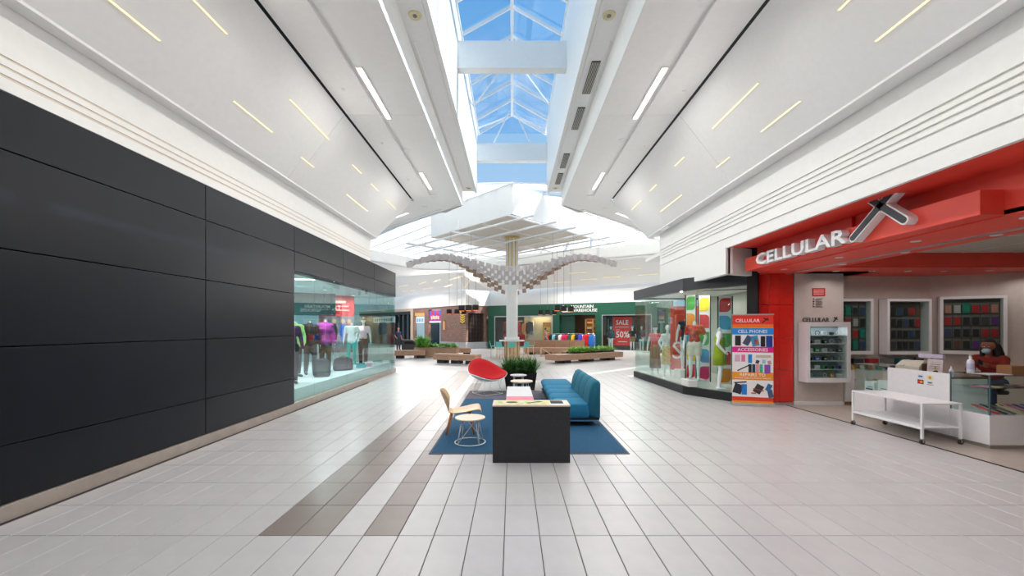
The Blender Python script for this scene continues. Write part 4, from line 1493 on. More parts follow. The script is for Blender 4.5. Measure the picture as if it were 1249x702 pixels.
for k, c in enumerate(((40, 40, 46), (30, 60, 90), (230, 150, 150), (60, 180, 150))):
    pic(-0.05 + 0.075 * k, 0.79, 0.065, 0.19, c, 0, 'printed_case')
pic(0.30, 0.78, 0.12, 0.20, (140, 80, 180), 0, 'printed_case')
pic(-0.30, 0.31, 0.18, 0.22, (40, 44, 54), 0.3, 'printed_hand'); pic(-0.17, 0.30, 0.11, 0.24, (40, 130, 210)); pic(-0.25, 0.46, 0.26, 0.03, (30, 30, 34), -0.12, 'printed_cable')
pic(0.12, 0.32, 0.16, 0.20, (60, 60, 64), 0.5, 'printed_part'); pic(0.12, 0.30, 0.22, 0.03, (210, 90, 40), 0.2, 'printed_part'); pic(0.02, 0.22, 0.10, 0.03, (220, 90, 50), 0, 'printed_part')
pic(0.33, 0.36, 0.10, 0.16, (50, 110, 160), 0.4); pic(0.36, 0.22, 0.10, 0.18, (60, 90, 120), -0.2)

# ------------------------------------------------------------------ glazed store on the left
st = structure('wall_sports_store')
glaze(st, (-4.76, 8.99), (-4.76, 16.78), 0.165, 3.03, 8, W['glass_green'])
glaze(st, (-4.80, 16.74), (-9.5, 16.74), 0.165, 3.03, 5, W['glass_green'])
MB().box(-10.5, 8.95, 0.0, -4.86, 16.66, 0.42).build('display_floor', colour((226, 232, 236), 0.45), st)
MB().box(-10.6, 8.8, 0.42, -4.86, 8.9, 3.0).build('side_wall', colour((222, 230, 230)), st)
MB().box(-9.6, 8.9, 0.42, -9.5, 14.6, 3.0).build('back_wall', colour((206, 220, 220)), st)
MB().box(-10.5, 8.9, 3.02, -5.0, 16.6, 3.06).build('store_ceiling', colour((200, 214, 214)), st)
for i, p in enumerate(((-5.6, 10.2), (-5.6, 12.4), (-5.6, 14.6), (-7.6, 11.4), (-7.6, 14.2))):  # spotlights added to brighten the store interior
    lp = thing('added_spot', 'small white added spotlight under the sports store ceiling, %s' % ('front row, nearest', 'front row, middle', 'front row, farthest', 'back row, nearer', 'back row, farther')[i], 'light', (p[0], p[1], 3.02), 0, 'added spotlights in the sports store')
    MB().cyl((0, 0, 0), (0, 0, -0.10), 0.05, 0.065, 12).build('can', W['white_metal'], lp)
    MB().cyl((0, 0, -0.10), (0, 0, -0.104), 0.055, seg=12).build('lens', W['led_white'], lp)
    area_lamp('added_spot_light', (0, 0, -0.12), 0.12, 0.12, 75, (0.97, 1, 1), (0, 0, -1), lp)

# ------------------------------------------------------------------ seating group
rug = thing('rug', 'blue carpet with a grey band at its far end under the seating group', 'rug', (0.245, 8.8, 0))
MB().box(-1.40, -2.87, 0.0, 1.40, 1.62, 0.010).build('blue_field', W['navy_rug'], rug)
part(MB().box(-1.40, 1.62, 0.0, 0.62, 2.9, 0.010).build('grey_band', W['grey_rug'], rug), 'grey carpet band')
part(MB().box(0.62, 1.62, 0.0, 1.40, 2.9, 0.010).build('teal_corner', W['teal_rug'], rug), 'lighter teal carpet corner')
eb = MB()
eb.box(-1.43, -2.92, 0.0, 1.43, -2.87, 0.008).box(-1.43, 2.9, 0.0, 1.43, 2.93, 0.008).box(-1.43, -2.87, 0, -1.40, 2.9, 0.008).box(1.40, -2.87, 0, 1.43, 2.9, 0.008)
eb.build('edging', colour((60, 70, 88)), rug)

# dark directory desk
dk = thing('directory_desk', 'dark charcoal block desk with a printed top at the front of the rug', 'desk', (0.2575, 5.685, 0))
MB().box(-0.515, -0.185, 0.0, 0.515, 0.185, 0.748).build('body', W['desk'], dk, bevel=0.003)
MB().box(-0.518, -0.188, 0.748, 0.518, 0.192, 0.770).build('top', W['wood_top'], dk, bevel=0.002)
MB().box(-0.495, -0.165, 0.770, 0.26, 0.175, 0.7715).build('printed_map', mat('map_print', (226, 220, 170), 0.4, var=0.25, scale=14), dk)
part(MB().box(0.26, -0.165, 0.770, 0.46, 0.175, 0.7715).build('white_print', W['paper'], dk), 'white printed area')
mapc = [(190, 206, 130), (236, 226, 190), (206, 216, 160), (232, 214, 120), (214, 226, 214)]
for k in range(9):
    x = -0.42 + 0.075 * k
    MB().obox((x, 0.03 * math.sin(k * 2.1), 0.7722), (0.06, 0.13, 0.0012), 0.3 * math.sin(k * 3.0)).build('map_block', colour(mapc[k % 5]), dk)
ov = MB().lathe([(0, 0.771), (1.0, 0.771), (1.0, 0.776), (0, 0.776)], (-0.26, 0.0, 0), 20, 0.078, 0.045)
part(ov.build('black_oval', W['black'], dk), 'black oval print')
part(MB().slab([(-0.06, -0.06, 0.774), (0.0, -0.02, 0.774), (0.12, 0.06, 0.774), (0.17, 0.05, 0.774), (0.08, 0.0, 0.774), (-0.02, -0.075, 0.774)], (0, 0, 0.003)).build('black_stroke', W['black'], dk), 'black brush stroke print')
sc_ = thing('tablet', 'black tablet lying on the white end of the charcoal desk', 'tablet', (0.61, 5.70, 0.7715))
MB().box(-0.085, -0.10, 0, 0.085, 0.085, 0.009).build('case', W['black'], sc_, bevel=0.003)
MB().box(-0.075, -0.09, 0.009, 0.075, 0.075, 0.0095).build('screen', colour((14, 14, 18), 0.6), sc_)

# long white table with a pink end
tb = thing('bench_table', 'long low white table with a pink near end behind the charcoal desk', 'table', (0.15, 8.5, 0))
MB().box(-0.26, -0.38, 0.42, 0.26, 0.97, 0.45).build('white_top', W['white_gloss'], tb, bevel=0.003)
part(MB().box(-0.26, -0.95, 0.42, 0.26, -0.38, 0.45).build('pink_top', W['pink'], tb, bevel=0.003), 'pink end of the table top')
for sx in (-1, 1):
    for sy in (-0.88, 0.90):
        MB().box(sx * 0.23 - 0.02, sy - 0.02, 0.010, sx * 0.23 + 0.02, sy + 0.02, 0.42).build('leg', W['white_metal'], tb)
MB().box(-0.23, -0.9, 0.38, 0.23, -0.86, 0.42).build('rail', W['white_metal'], tb)
MB().box(-0.23, 0.88, 0.38, 0.23, 0.92, 0.42).build('rail', W['white_metal'], tb)

# plywood chair
ch = thing('lounge_chair', 'moulded pale plywood lounge chair at the left edge of the blue rug', 'chair', (-0.86, 7.12, 0.010), PI / 2 + 0.12)


def ply(profile, w0, w1, thick, curve):
    """a bent board: profile is (y, z, half width, sag)"""
    b = MB()
    rows = []
    n = 8
    for (y, z, hw, sag) in profile:
        rows.append([(hw * (2 * k / n - 1), y - sag * (1 - (2 * k / n - 1) ** 2) * 0 + curve * sag * ((2 * k / n - 1) ** 2), z + (1 - curve) * sag * ((2 * k / n - 1) ** 2)) for k in range(n + 1)])
    rings = []
    vs = [[b.bm.verts.new(p) for p in r] for r in rows]
    for r0, r1 in zip(vs, vs[1:]):
        for k in range(n):
            b.bm.faces.new((r0[k], r0[k + 1], r1[k + 1], r1[k]))
    return b


# local frame: front of the chair towards -Y
def sheet(b, name, m, parent, t, smooth=True, sub=1):
    o = b.build(name, m, parent, smooth=smooth)
    md = o.modifiers.new('thick', 'SOLIDIFY')
    md.thickness = t
    md.offset = 0
    if sub:
        s = o.modifiers.new('sub', 'SUBSURF')
        s.levels = sub
        s.render_levels = sub
    return o


sheet(ply([(0.235, 0.375, 0.15, 0.01), (0.19, 0.345, 0.215, 0.02), (0.08, 0.335, 0.25, 0.03), (-0.08, 0.36, 0.27, 0.03), (-0.20, 0.40, 0.28, 0.02), (-0.28, 0.415, 0.28, 0.01), (-0.30, 0.412, 0.275, 0.01), (-0.318, 0.395, 0.27, 0.0), (-0.322, 0.365, 0.265, 0.0), (-0.322, 0.36, 0.265, 0.0)], 0, 0, 0, 0), 'seat', W['wood_pale'], ch, 0.02)
sheet(ply([(0.225, 0.37, 0.12, 0.0), (0.25, 0.43, 0.17, -0.03), (0.275, 0.50, 0.22, -0.07), (0.31, 0.58, 0.25, -0.10), (0.345, 0.67, 0.24, -0.09), (0.365, 0.725, 0.20, -0.06), (0.372, 0.745, 0.14, -0.03)], 0, 0, 0, 1), 'backrest', W['wood_pale'], ch, 0.018)
for sx in (-1, 1):
    MB().cyl((sx * 0.15, 0.17, 0.335), (sx * 0.215, 0.26, 0.0), 0.025, 0.015, 10).build('leg', W['wood_leg'], ch, smooth=True)
    MB().cyl((sx * 0.15, -0.13, 0.355), (sx * 0.215, -0.20, 0.0), 0.025, 0.015, 10).build('leg', W['wood_leg'], ch, smooth=True)
MB().bar((0, 0.19, 0.33), (0, -0.15, 0.345), 0.10, 0.018).build('seat_rail', W['wood_leg'], ch)
for y in (0.17, -0.13):
    MB().bar((-0.16, y, 0.335 if y > 0 else 0.352), (0.16, y, 0.335 if y > 0 else 0.352), 0.03, 0.02).build('cross_rail', W['wood_leg'], ch)

# wire stool with a wooden top
ws = thing('wire_side_table', 'small round wood-topped side table on a white wire frame beside the plywood chair', 'table', (-0.652, 6.45, 0.010), 0.2)
MB().lathe([(0, 0.375), (0.232, 0.375), (0.236, 0.385), (0.232, 0.395), (0, 0.395)], seg=40).build('table_top', W['wood_top'], ws, smooth=False)
MB().tube([(0.235 * math.cos(2 * PI * k / 40), 0.235 * math.sin(2 * PI * k / 40), 0.009) for k in range(40)], 0.009, 8, True).build('base_ring', W['white_metal'], ws, smooth=True)
MB().tube([(0.15 * math.cos(2 * PI * k / 32), 0.15 * math.sin(2 * PI * k / 32), 0.368) for k in range(32)], 0.007, 8, True).build('top_ring', W['white_metal'], ws, smooth=True)
for k in range(4):
    a = PI / 2 * k + 0.5
    MB().tube([(0.235 * math.cos(a), 0.235 * math.sin(a), 0.01), (0.15 * math.cos(a), 0.15 * math.sin(a), 0.37)], 0.008, 8).build('leg', W['white_metal'], ws, smooth=True)
    c = a + PI / 2
    MB().tube([(0.235 * math.cos(a), 0.235 * math.sin(a), 0.01), (0.15 * math.cos(c), 0.15 * math.sin(c), 0.37)], 0.006, 8).build('brace', W['white_metal'], ws, smooth=True)

# red shell chair
rc = thing('shell_chair', 'red upholstered shell lounge chair on a white wire base behind the rug', 'chair', (-0.66, 11.2, 0.010), 0.62)


def shell(scale, dz, thick, m, name, rmax=1.0):
    b = MB()
    nr, na = 9, 36
    rings = []
    for i in range(nr + 1):
        u = i / nr * rmax
        ring = []
        for k in range(na):
            a = 2 * PI * k / na
            # plan: front is -Y, back is +Y; the back rises high, the sides fall to arm points
            cx_, sy = math.cos(a), math.sin(a)
            x = 0.56 * u * cx_
            y = 0.43 * u * sy + 0.02 - 0.05 * u * u * cx_ * cx_
            back = max(0.0, sy)
            z = 0.36 + 0.05 * u ** 3 + 0.50 * (u ** 2.4) * back ** 1.5 + 0.16 * (u ** 2) * (cx_ ** 2) * (1 - 0.3 * back)
            y += 0.07 * (u ** 2) * back * scale
            ring.append((x * scale, y, z + dz))
        rings.append(ring)
    c = b.bm.verts.new((0, 0.02, 0.36 + dz))
    vr = [[b.bm.verts.new(p) for p in r] for r in rings[1:]]
    for k in range(na):
        b.bm.faces.new((c, vr[0][k], vr[0][(k + 1) % na]))
    for r0, r1 in zip(vr, vr[1:]):
        for k in range(na):
            b.bm.faces.new((r0[k], r1[k], r1[(k + 1) % na], r0[(k + 1) % na]))
    o = b.build(name, m, rc, smooth=True)
    md = o.modifiers.new('thick', 'SOLIDIFY')
    md.thickness = thick
    md.offset = 0
    return o


shell(1.0, 0.0, 0.02, W['white_metal'], 'outer_shell')
part(shell(0.985, 0.026, 0.035, W['red_fabric'], 'cushion', 0.985), 'red upholstered inner cushion')
for sx in (-1, 1):
    MB().tube([(sx * 0.20, -0.16, 0.37), (sx * 0.30, -0.30, 0.012), (sx * 0.30, 0.30, 0.012), (sx * 0.20, 0.16, 0.37)], 0.008, 8).build('leg_frame', W['white_metal'], rc, smooth=True)
for y in (-0.30, 0.30):
    MB().tube([(-0.30, y, 0.012), (0.30, y, 0.012)], 0.007, 8).build('base_rod', W['white_metal'], rc, smooth=True)
MB().tube([(-0.20, -0.16, 0.352), (0.20, -0.16, 0.352), (0.20, 0.16, 0.352), (-0.20, 0.16, 0.352)], 0.008, 8, True).build('seat_frame', W['white_metal'], rc, smooth=True)

# round side tables
for i, (x, y, r, h, nm) in enumerate(((0.24, 10.35, 0.28, 0.46, 'lower, nearer round white side table before the planter'), (0.17, 11.05, 0.22, 0.53, 'taller, farther round white side table touching the planter'))):
    t = thing('side_table', nm, 'table', (x, y, 0.010), 0.3 * i, 'round white side tables')
    MB().lathe([(0, h - 0.03), (r - 0.01, h - 0.03), (r, h - 0.02), (r, h - 0.005), (r - 0.006, h), (0, h)], seg=36).build('table_top', W['wood_top'] if i == 0 else W['white_gloss'], t)
    MB().lathe([(r * 0.72, h - 0.045), (r * 0.75, h - 0.045), (r * 0.75, h - 0.03), (r * 0.72, h - 0.03)], seg=28).build('under_ring', W['white_metal'], t)
    for k in range(4):
        a = PI / 2 * k + 0.6
        MB().cyl((r * 0.8 * math.cos(a), r * 0.8 * math.sin(a), 0), (r * 0.72 * math.cos(a), r * 0.72 * math.sin(a), h - 0.03), 0.010, seg=8).build('leg', W['white_metal'], t)

# black planter with strappy leaves


def leaf_clump(name, boxes, n, m, parent, kind='stuff', lmin=0.3, lmax=0.5, w=0.02, seed=1, spread=0.8, upb=1.0):
    """many blades rising from a soil area: arching leaf strips"""
    rnd = random.Random(seed)
    b = MB()
    for _ in range(n):
        x0, y0, x1, y1, z0 = rnd.choice(boxes)
        x, y = rnd.uniform(x0, x1), rnd.uniform(y0, y1)
        a = rnd.uniform(0, 2 * PI)
        L = rnd.uniform(lmin, lmax)
        sp = rnd.uniform(0.1, spread)
        d = Vector((math.cos(a), math.sin(a), 0))
        sd = Vector((-math.sin(a), math.cos(a), 0))
        pts = []
        for t in (0, 0.35, 0.7, 1.0):
            p = Vector((x, y, z0)) + d * (sp * L * t * t * 0.95 + 0.1 * L * t) + Vector((0, 0, upb * L * (t - 0.55 * sp * t * t)))
            pts.append(p)
        ww = (w, w * 0.95, w * 0.7, 0.0)
        prev = None
        for p, q in zip(pts, ww):
            if q > 0:
                cur = [b.bm.verts.new(p - sd * q / 2), b.bm.verts.new(p + sd * q / 2)]
            else:
                cur = [b.bm.verts.new(p)]
            if prev:
                if len(cur) == 2:
                    b.bm.faces.new((prev[0], prev[1], cur[1], cur[0]))
                else:
                    b.bm.faces.new((prev[0], prev[1], cur[0]))
            prev = cur
    o = b.build(name, m, parent)
    o['kind'] = kind
    return o


def leaf_mat(name, a, b_):
    m = mat(name, a, 0.5, var=0.35, scale=9)
    rp = [n for n in m.node_tree.nodes if n.type == 'VALTORGB'][0]
    rp.color_ramp.elements[0].color = (*lin(a), 1)
    rp.color_ramp.elements[1].color = (*lin(b_), 1)
    return m


W['leaf_dark'] = leaf_mat('leaf_dark', (24, 66, 30), (96, 148, 70))
W['leaf_bright'] = leaf_mat('leaf_bright', (66, 136, 48), (156, 212, 96))
W['leaf_light'] = leaf_mat('leaf_light', (90, 160, 50), (184, 228, 110))
pl = thing('potted_plant', 'dense dark green strappy plants in a black planter behind the side tables', 'plant', (0.24, 12.1, 0.0))
MB().loft([[(-0.40, -0.26, 0), (0.40, -0.26, 0), (0.40, 0.26, 0), (-0.40, 0.26, 0)], [(-0.47, -0.31, 0.50), (0.47, -0.31, 0.50), (0.47, 0.31, 0.50), (-0.47, 0.31, 0.50)],
           [(-0.44, -0.28, 0.50), (0.44, -0.28, 0.50), (0.44, 0.28, 0.50), (-0.44, 0.28, 0.50)], [(-0.43, -0.27, 0.44), (0.43, -0.27, 0.44), (0.43, 0.27, 0.44), (-0.43, 0.27, 0.44)]]).build('planter', W['black'], pl)
leaf_clump('foliage', [(-0.42, -0.26, 0.42, 0.26, 0.42)], 1300, W['leaf_dark'], pl, 'stuff', 0.38, 0.68, 0.032, 3, 1.15)

# sofa
so = thing('sofa', 'long teal-blue channelled sofa with a low back over its near end', 'sofa', (1.17, 9.36, 0.010))


def pillow(b, x0, x1, y0, y1, z0, z1, r=0.05):
    """a cushion: rounded box drawn as rings of its x-z section"""
    def sec(y, k):
        pts = []
        n = 5
        for cxx, cz, a0 in ((x1 - r, z1 - r, 0), (x0 + r, z1 - r, PI / 2), (x0 + r, z0 + r * .5, PI), (x1 - r, z0 + r * .5, 1.5 * PI)):
            rr = r if cz > z0 + r else r * .5
            for i in range(n):
                a = a0 + PI / 2 * i / (n - 1)
                pts.append((cxx + rr * math.cos(a), y, cz + rr * math.sin(a)))
        cc = Vector(((x0 + x1) / 2, y, (z0 + z1) / 2))
        return [cc + (Vector(p) - cc) * k for p in pts]
    e = r * 0.5
    b.loft([sec(y0, 0.78), sec(y0 + e * 0.3, 0.90), sec(y0 + e * 1.6, 0.975), sec((y0 + y1) / 2, 1.0), sec(y1 - e * 1.6, 0.975), sec(y1 - e * 0.3, 0.90), sec(y1, 0.78)])
    return b


ys = [-1.88, -1.16, -0.52, 0.12, 0.76, 1.90]
for i in range(5):
    b = MB()
    pillow(b, -0.40, 0.30 if i < 4 else 0.36, ys[i], ys[i + 1], 0.135, 0.415 - 0.004 * i, 0.09)
    b.build('seat_channel', W['sofa'], so, smooth=True)
yb = [-1.88, -1.34, -0.80, -0.26, 0.28]
for i in range(4):
    b = MB()
    n = 7
    # leaning back cushion section: thick at the bottom
    y0, y1 = yb[i], yb[i + 1]

    def sec(y, k):
        pts = [(0.24, y, 0.16), (0.43, y, 0.14), (0.435, y, 0.78), (0.41, y, 0.815), (0.36, y, 0.83), (0.30, y, 0.80), (0.235, y, 0.66), (0.20, y, 0.46), (0.19, y, 0.34)]
        cc = Vector((0.33, y, 0.48))
        return [cc + (Vector(p) - cc) * k for p in pts]
    b.loft([sec(y0, 0.86), sec(y0 + 0.02, 0.96), sec(y0 + 0.07, 1.0), sec(y1 - 0.07, 1.0), sec(y1 - 0.02, 0.96), sec(y1, 0.86)])
    b.build('back_channel', W['sofa_back'], so, smooth=True)
MB().box(-0.37, -1.84, 0.115, 0.42, 1.86, 0.15).build('base_board', W['black'], so)
for x in (-0.34, 0.40):
    MB().box(x - 0.015, -1.86, 0.09, x + 0.015, 1.86, 0.115).build('side_rail', W['chrome'], so)
for y in (-1.85, 0.0, 1.85):
    MB().box(-0.34, y - 0.015, 0.09, 0.40, y + 0.015, 0.115).build('cross_rail', W['chrome'], so)
    for x in (-0.34, 0.40):
        MB().box(x - 0.015, y - 0.015, 0.0, x + 0.015, y + 0.015, 0.09).build('leg', W['chrome'], so)

# ------------------------------------------------------------------ the square: column, table, benches, planters
colm = structure('pillar_1', (0, 24, 0))
MB().cyl((0, 0, 0), (0, 0, 7.02), 0.33, seg=28).build('shaft', W['white'], colm, smooth=True)
for k in range(20):
    a = 2 * PI * k / 20
    MB().obox((0.345 * math.cos(a), 0.345 * math.sin(a), 5.85), (0.02, 0.06, 2.1), a).build('flute', W['gold'] if k % 2 else W['white'], colm)
MB().cyl((0, 0, 6.9), (0, 0, 7.0), 0.46, seg=28).build('capital', W['gold'], colm)
MB().box(-0.42, -0.42, 1.09, 0.42, 0.42, 1.24).build('collar', W['white'], colm, bevel=0.01)
rt = thing('round_bar_table', 'round pale bar table wrapped around the white column', 'table', (0, 24, 0))
MB().lathe([(0.36, 1.0), (0.72, 1.0), (0.74, 1.02), (0.74, 1.05), (0.72, 1.07), (0.36, 1.07)], seg=40).build('table_top', W['white_gloss'], rt)
MB().lathe([(0.34, 0.0), (0.46, 0.0), (0.46, 1.0), (0.34, 1.0)], seg=12).build('pedestal', W['wood_pale'], rt)
for k in range(12):
    a = 2 * PI * (k + 0.5) / 12
    MB().obox((0.455 * math.cos(a), 0.455 * math.sin(a), 0.5), (0.03, 0.05, 1.0), a).build('slat', W['wood_bench'], rt)


def stool(loc, rz, label):
    s = thing('bar_stool', label, 'stool', loc, rz, 'bar stools round the column')
    b = MB()
    b.box(-0.20, -0.19, 0.70, 0.20, 0.19, 0.73)
    b.build('seat', W['teal_seat'], s, bevel=0.01)
    MB().slab([(-0.20, 0.18, 0.73), (0.20, 0.18, 0.73), (0.19, 0.235, 1.0), (-0.19, 0.235, 1.0)], (0, 0.02, 0)).build('backrest', W['teal_seat'], s, bevel=0.008)
    for sx in (-1, 1):
        for sy in (-1, 1):
            MB().cyl((sx * 0.16, sy * 0.15, 0.70), (sx * 0.21, sy * 0.20, 0.0), 0.022, 0.018, 8).build('leg', W['wood_pale'], s)
    for sy in (-1, 1):
        MB().bar((-0.19, sy * 0.183, 0.25), (0.19, sy * 0.183, 0.25), 0.02).build('footrest', W['wood_pale'], s)
    return s


for x, y, rz, nm in ((-0.02, 22.95, 0 + PI, 'teal bar stool in front of the column table'), (-0.62, 23.25, 2.5 + 0.1, 'teal bar stool at the front left of the column table'),
                     (0.68, 23.2, -2.5, 'teal bar stool at the front right of the column table'), (-1.05, 24.1, 1.6, 'teal bar stool at the far left of the column table'), (1.08, 24.1, -1.6, 'teal bar stool at the far right of the column table')):
    stool((x, y, 0), rz, nm)


def bench(label, c, rz, L, D=0.6, z0=0.17, z1=0.46, feet=3, grp='floating wooden benches'):
    g = thing('bench', label, 'bench', (c[0], c[1], 0), rz, grp)
    n = 4
    for k in range(n):
        y0, y1 = -D / 2 + D * k / n + 0.004, -D / 2 + D * (k + 1) / n - 0.004
        MB().box(-L / 2, y0, z1 - 0.05, L / 2, y1, z1).build('seat_slat', W['wood_bench'], g, bevel=0.004)
    MB().box(-L / 2 + 0.003, -D / 2 + 0.005, z0, L / 2 - 0.003, D / 2 - 0.005, z1 - 0.052).build('apron', W['wood_bench'], g)
    for k in range(feet):
        x = -L / 2 + L * (0.16 + 0.68 * k / max(1, feet - 1))
        MB().box(x - 0.22, -D * 0.38, 0.0, x + 0.22, D * 0.38, z0).build('foot', W['black'], g)
    return g


bench('floating wooden bench at the left of the square, nearest the red chair', (-2.75, 20.75), -0.42, 2.45)
bench('floating wooden bench reaching from the left planter towards the sports store', (-5.95, 24.3), 0.10, 1.75, feet=2)
bench('floating wooden bench behind the left planter, towards the column', (-3.55, 26.9), 0.12, 1.75, 0.55, feet=2)


def planter(label, c, rz, L, D, h, foli, m, seed, n, z0=0.0, x0=None, x1=None, lmax=0.5, split=True):
    g = thing('planter_box', label, 'planter', (c[0], c[1], 0), rz, 'wooden planter boxes')
    k = max(2, int(L / 0.9))
    for j in range(k):
        xa, xb_ = -L / 2 + L * j / k + 0.004, -L / 2 + L * (j + 1) / k - 0.004
        MB().box(xa, -D / 2, z0, xb_, -D / 2 + 0.05, h).build('panel', W['wood_bench'], g)
        MB().box(xa, D / 2 - 0.05, z0, xb_, D / 2, h).build('panel', W['wood_bench'], g)
    for s in (-1, 1):
        MB().box(s * L / 2 - 0.03, -D / 2 + 0.052, z0, s * L / 2 + 0.02, D / 2 - 0.052, h).build('panel', W['wood_bench'], g)
    MB().box(-L / 2 + 0.03, -D / 2 + 0.05, z0 + 0.02, L / 2 - 0.03, D / 2 - 0.05, h - 0.04).build('soil', colour((50, 36, 28), 0.9), g)
    if foli:
        xa = -L / 2 + 0.1 if x0 is None else x0
        xb_ = L / 2 - 0.1 if x1 is None else x1
        leaf_clump('foliage', [(xa, -D / 2 + 0.1, xb_, D / 2 - 0.1, h - 0.05)], n, m, g, 'stuff', 0.2, lmax, 0.10, seed, 1.5, 0.85)
    return g


g = planter('wooden planter box of bright green shrubs at the left of the square', (-4.6, 25.3), -0.05, 2.5, 1.0, 0.60, True, W['leaf_bright'], 5, 900)
leaf_clump('tall_foliage', [(-1.2, -0.35, -0.6, 0.35, 0.55)], 300, W['leaf_bright'], g, 'stuff', 0.5, 0.95, 0.08, 8, 0.7)
lb = bench('long floating wooden bench with a plant trough at the right of the square', (3.95, 22.1), 0.62, 4.9, 0.95, 0.15, 0.44, 3)
leaf_clump('foliage', [(-0.9, 0.0, 2.1, 0.40, 0.44)], 1500, W['leaf_light'], lb, 'stuff', 0.2, 0.55, 0.10, 11, 1.5, 0.85)
MB().box(-1.0, -0.05, 0.44, 2.2, 0.44, 0.52).build('trough', colour((56, 40, 34)), lb)
planter('tall plain wooden planter box behind the long bench, before the green shop', (2.95, 28.6), -0.12, 4.0, 0.8, 0.92, False, None, 0, 0)
bench('low wooden bench in front of the plain planter box before the green shop', (2.4, 27.4), -0.08, 3.2, 0.6)
af = thing('wedge_stool', 'small slanted wooden seat between the two benches by the green shop', 'stool', (2.0, 25.6, 0))
MB().slab([(-0.25, -0.2, 0.0), (-0.18, -0.2, 0.0), (-0.18, -0.2, 0.52), (-0.25, -0.2, 0.56)], (0, 0.4, 0)).build('upright', W['wood_pale'], af)
MB().slab([(-0.2, -0.2, 0.56), (-0.2, -0.2, 0.50), (0.42, -0.2, 0.10), (0.42, -0.2, 0.16)], (0, 0.4, 0)).build('slanted_seat', W['wood_pale'], af)
MB().box(0.36, -0.2, 0.0, 0.42, 0.2, 0.12).build('end_foot', W['wood_pale'], af)
MB().box(-0.25, -0.2, 0.0, 0.42, 0.2, 0.02).build('base', W['wood_pale'], af)
bn = thing('litter_bin', 'square dark litter bin behind the left planter', 'bin', (-7.0, 28.6, 0))
MB().box(-0.55, -0.3, 0, 0.55, 0.3, 0.88).build('body', colour((60, 54, 54)), bn, bevel=0.01)
MB().box(-0.57, -0.32, 0.88, 0.57, 0.32, 0.95).build('lid', colour((74, 68, 66)), bn, bevel=0.01)
MB().box(-0.35, -0.31, 0.66, 0.35, -0.295, 0.82).build('slot', W['dark'], bn)

# ------------------------------------------------------------------ hanging lattice of boards around the column
wave = thing('wave_lattice', 'wavy hanging lattice of pale crossed boards over the column', 'sculpture', (0, 22.6, 4.6))


def wz(t, v):
    """height of the wave; t runs -1..1 along a row, v runs 0 (near) to 1 (far)"""
    u = abs(t)
    mid_, crest, end = 0.02 - 0.72 * v, 0.64 + 0.75 * v, 0.22 + 0.95 * v
    if u < 0.70:
        return mid_ + (crest - mid_) * 0.5 * (1 - math.cos(PI * u / 0.70))
    return crest - (crest - end) * ((u - 0.70) / 0.30) ** 1.7


def wpos(t, v):
    return Vector((t * (4.95 + 1.2 * v), -2.6 + 5.5 * v, wz(t, v)))


NC, NR = 29, 7
fin_me = {}
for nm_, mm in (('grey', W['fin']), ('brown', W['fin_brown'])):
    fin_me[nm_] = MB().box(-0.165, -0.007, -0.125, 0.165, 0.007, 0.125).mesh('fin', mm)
for r in range(NR):
    v = r / (NR - 1)
    for c in range(NC):
        t = -1 + 2 * (c + (0.5 if r % 2 else 0.0)) / (NC - 0.5)
        p = wpos(t, v)
        if abs(p.y - 1.4) < 0.62 and abs(p.x) < 0.56:
            continue
        q = wpos(t + 0.01, v) - wpos(t - 0.01, v)
        sgn = -1 if r % 2 else 1
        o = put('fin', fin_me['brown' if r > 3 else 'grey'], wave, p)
        o.rotation_euler = (0, -math.atan2(q.z, q.x) * 0.35, sgn * PI / 4)
for r in range(NR):                                  # thin rods carry each row
    v = r / (NR - 1)
    if abs(wpos(0, v).y - 1.4) < 0.62:
        continue
    MB().tube([wpos(-1 + 2 * k / 40, v) + Vector((0, 0, 0.1)) for k in range(41)], 0.006, 4).build('carrier_rod', W['white_metal'], wave)
for t in (-0.85, -0.6, -0.4, 0.4, 0.6, 0.85):
    for v in (0.15, 0.85):
        p = wpos(t, v)
        MB().cyl(p, (p.x, p.y, 1.9), 0.006, seg=5).build('hanging_wire', W['cord'], wave)

# black cube pendants
PEND = [(548, 379.8, 27, 'left', 'first'), (557.4, 380, 27, 'left', 'second'), (566, 380.5, 27, 'left', 'fourth'), (563.2, 375.5, 22, 'left', 'third'), (571.7, 375.2, 22, 'left', 'fifth'), (580.3, 374.8, 22, 'left', 'sixth'),
        (659.2, 381, 27, 'right', 'first'), (667.8, 380.8, 27, 'right', 'second'), (676, 380.8, 27, 'right', 'third'), (679.4, 375.3, 22, 'right', 'fourth'), (687.5, 376, 22, 'right', 'fifth'), (696.1, 376.5, 22, 'right', 'sixth')]
for px, py, Y, side, nth in PEND:
    X, Z = (px - 624.5) * Y / 505, 1.8 + (399 - py) * Y / 505
    g = thing('pendant_lamp', 'black cube pendant lamp, %s from the left in the cluster %s of the column' % (nth, side), 'lamp', (X, Y, Z), 0, 'black cube pendant lamps')
    a = 0.145
    b = MB()
    b.box(-a, -a, -a, a, -a + 0.012, a).box(-a, a - 0.012, -a, a, a, a).box(-a, -a, -a, -a + 0.012, a, a).box(a - 0.012, -a, -a, a, a, a).box(-a, -a, a - 0.012, a, a, a)
    b.build('shade', W['black'], g)
    MB().box(-a + 0.02, -a + 0.02, -a - 0.012, a - 0.02, a - 0.02, -a + 0.01).build('glowing_lens', mat('lens_orange_%d' % int(px), (250, 140, 60), 0.5, emit=(255, 130, 50), estr=1.2), g)
    MB().cyl((0, 0, a), (0, 0, 6.15 - Z), 0.008, seg=5).build('cord', W['cord'], g)

# ------------------------------------------------------------------ figures


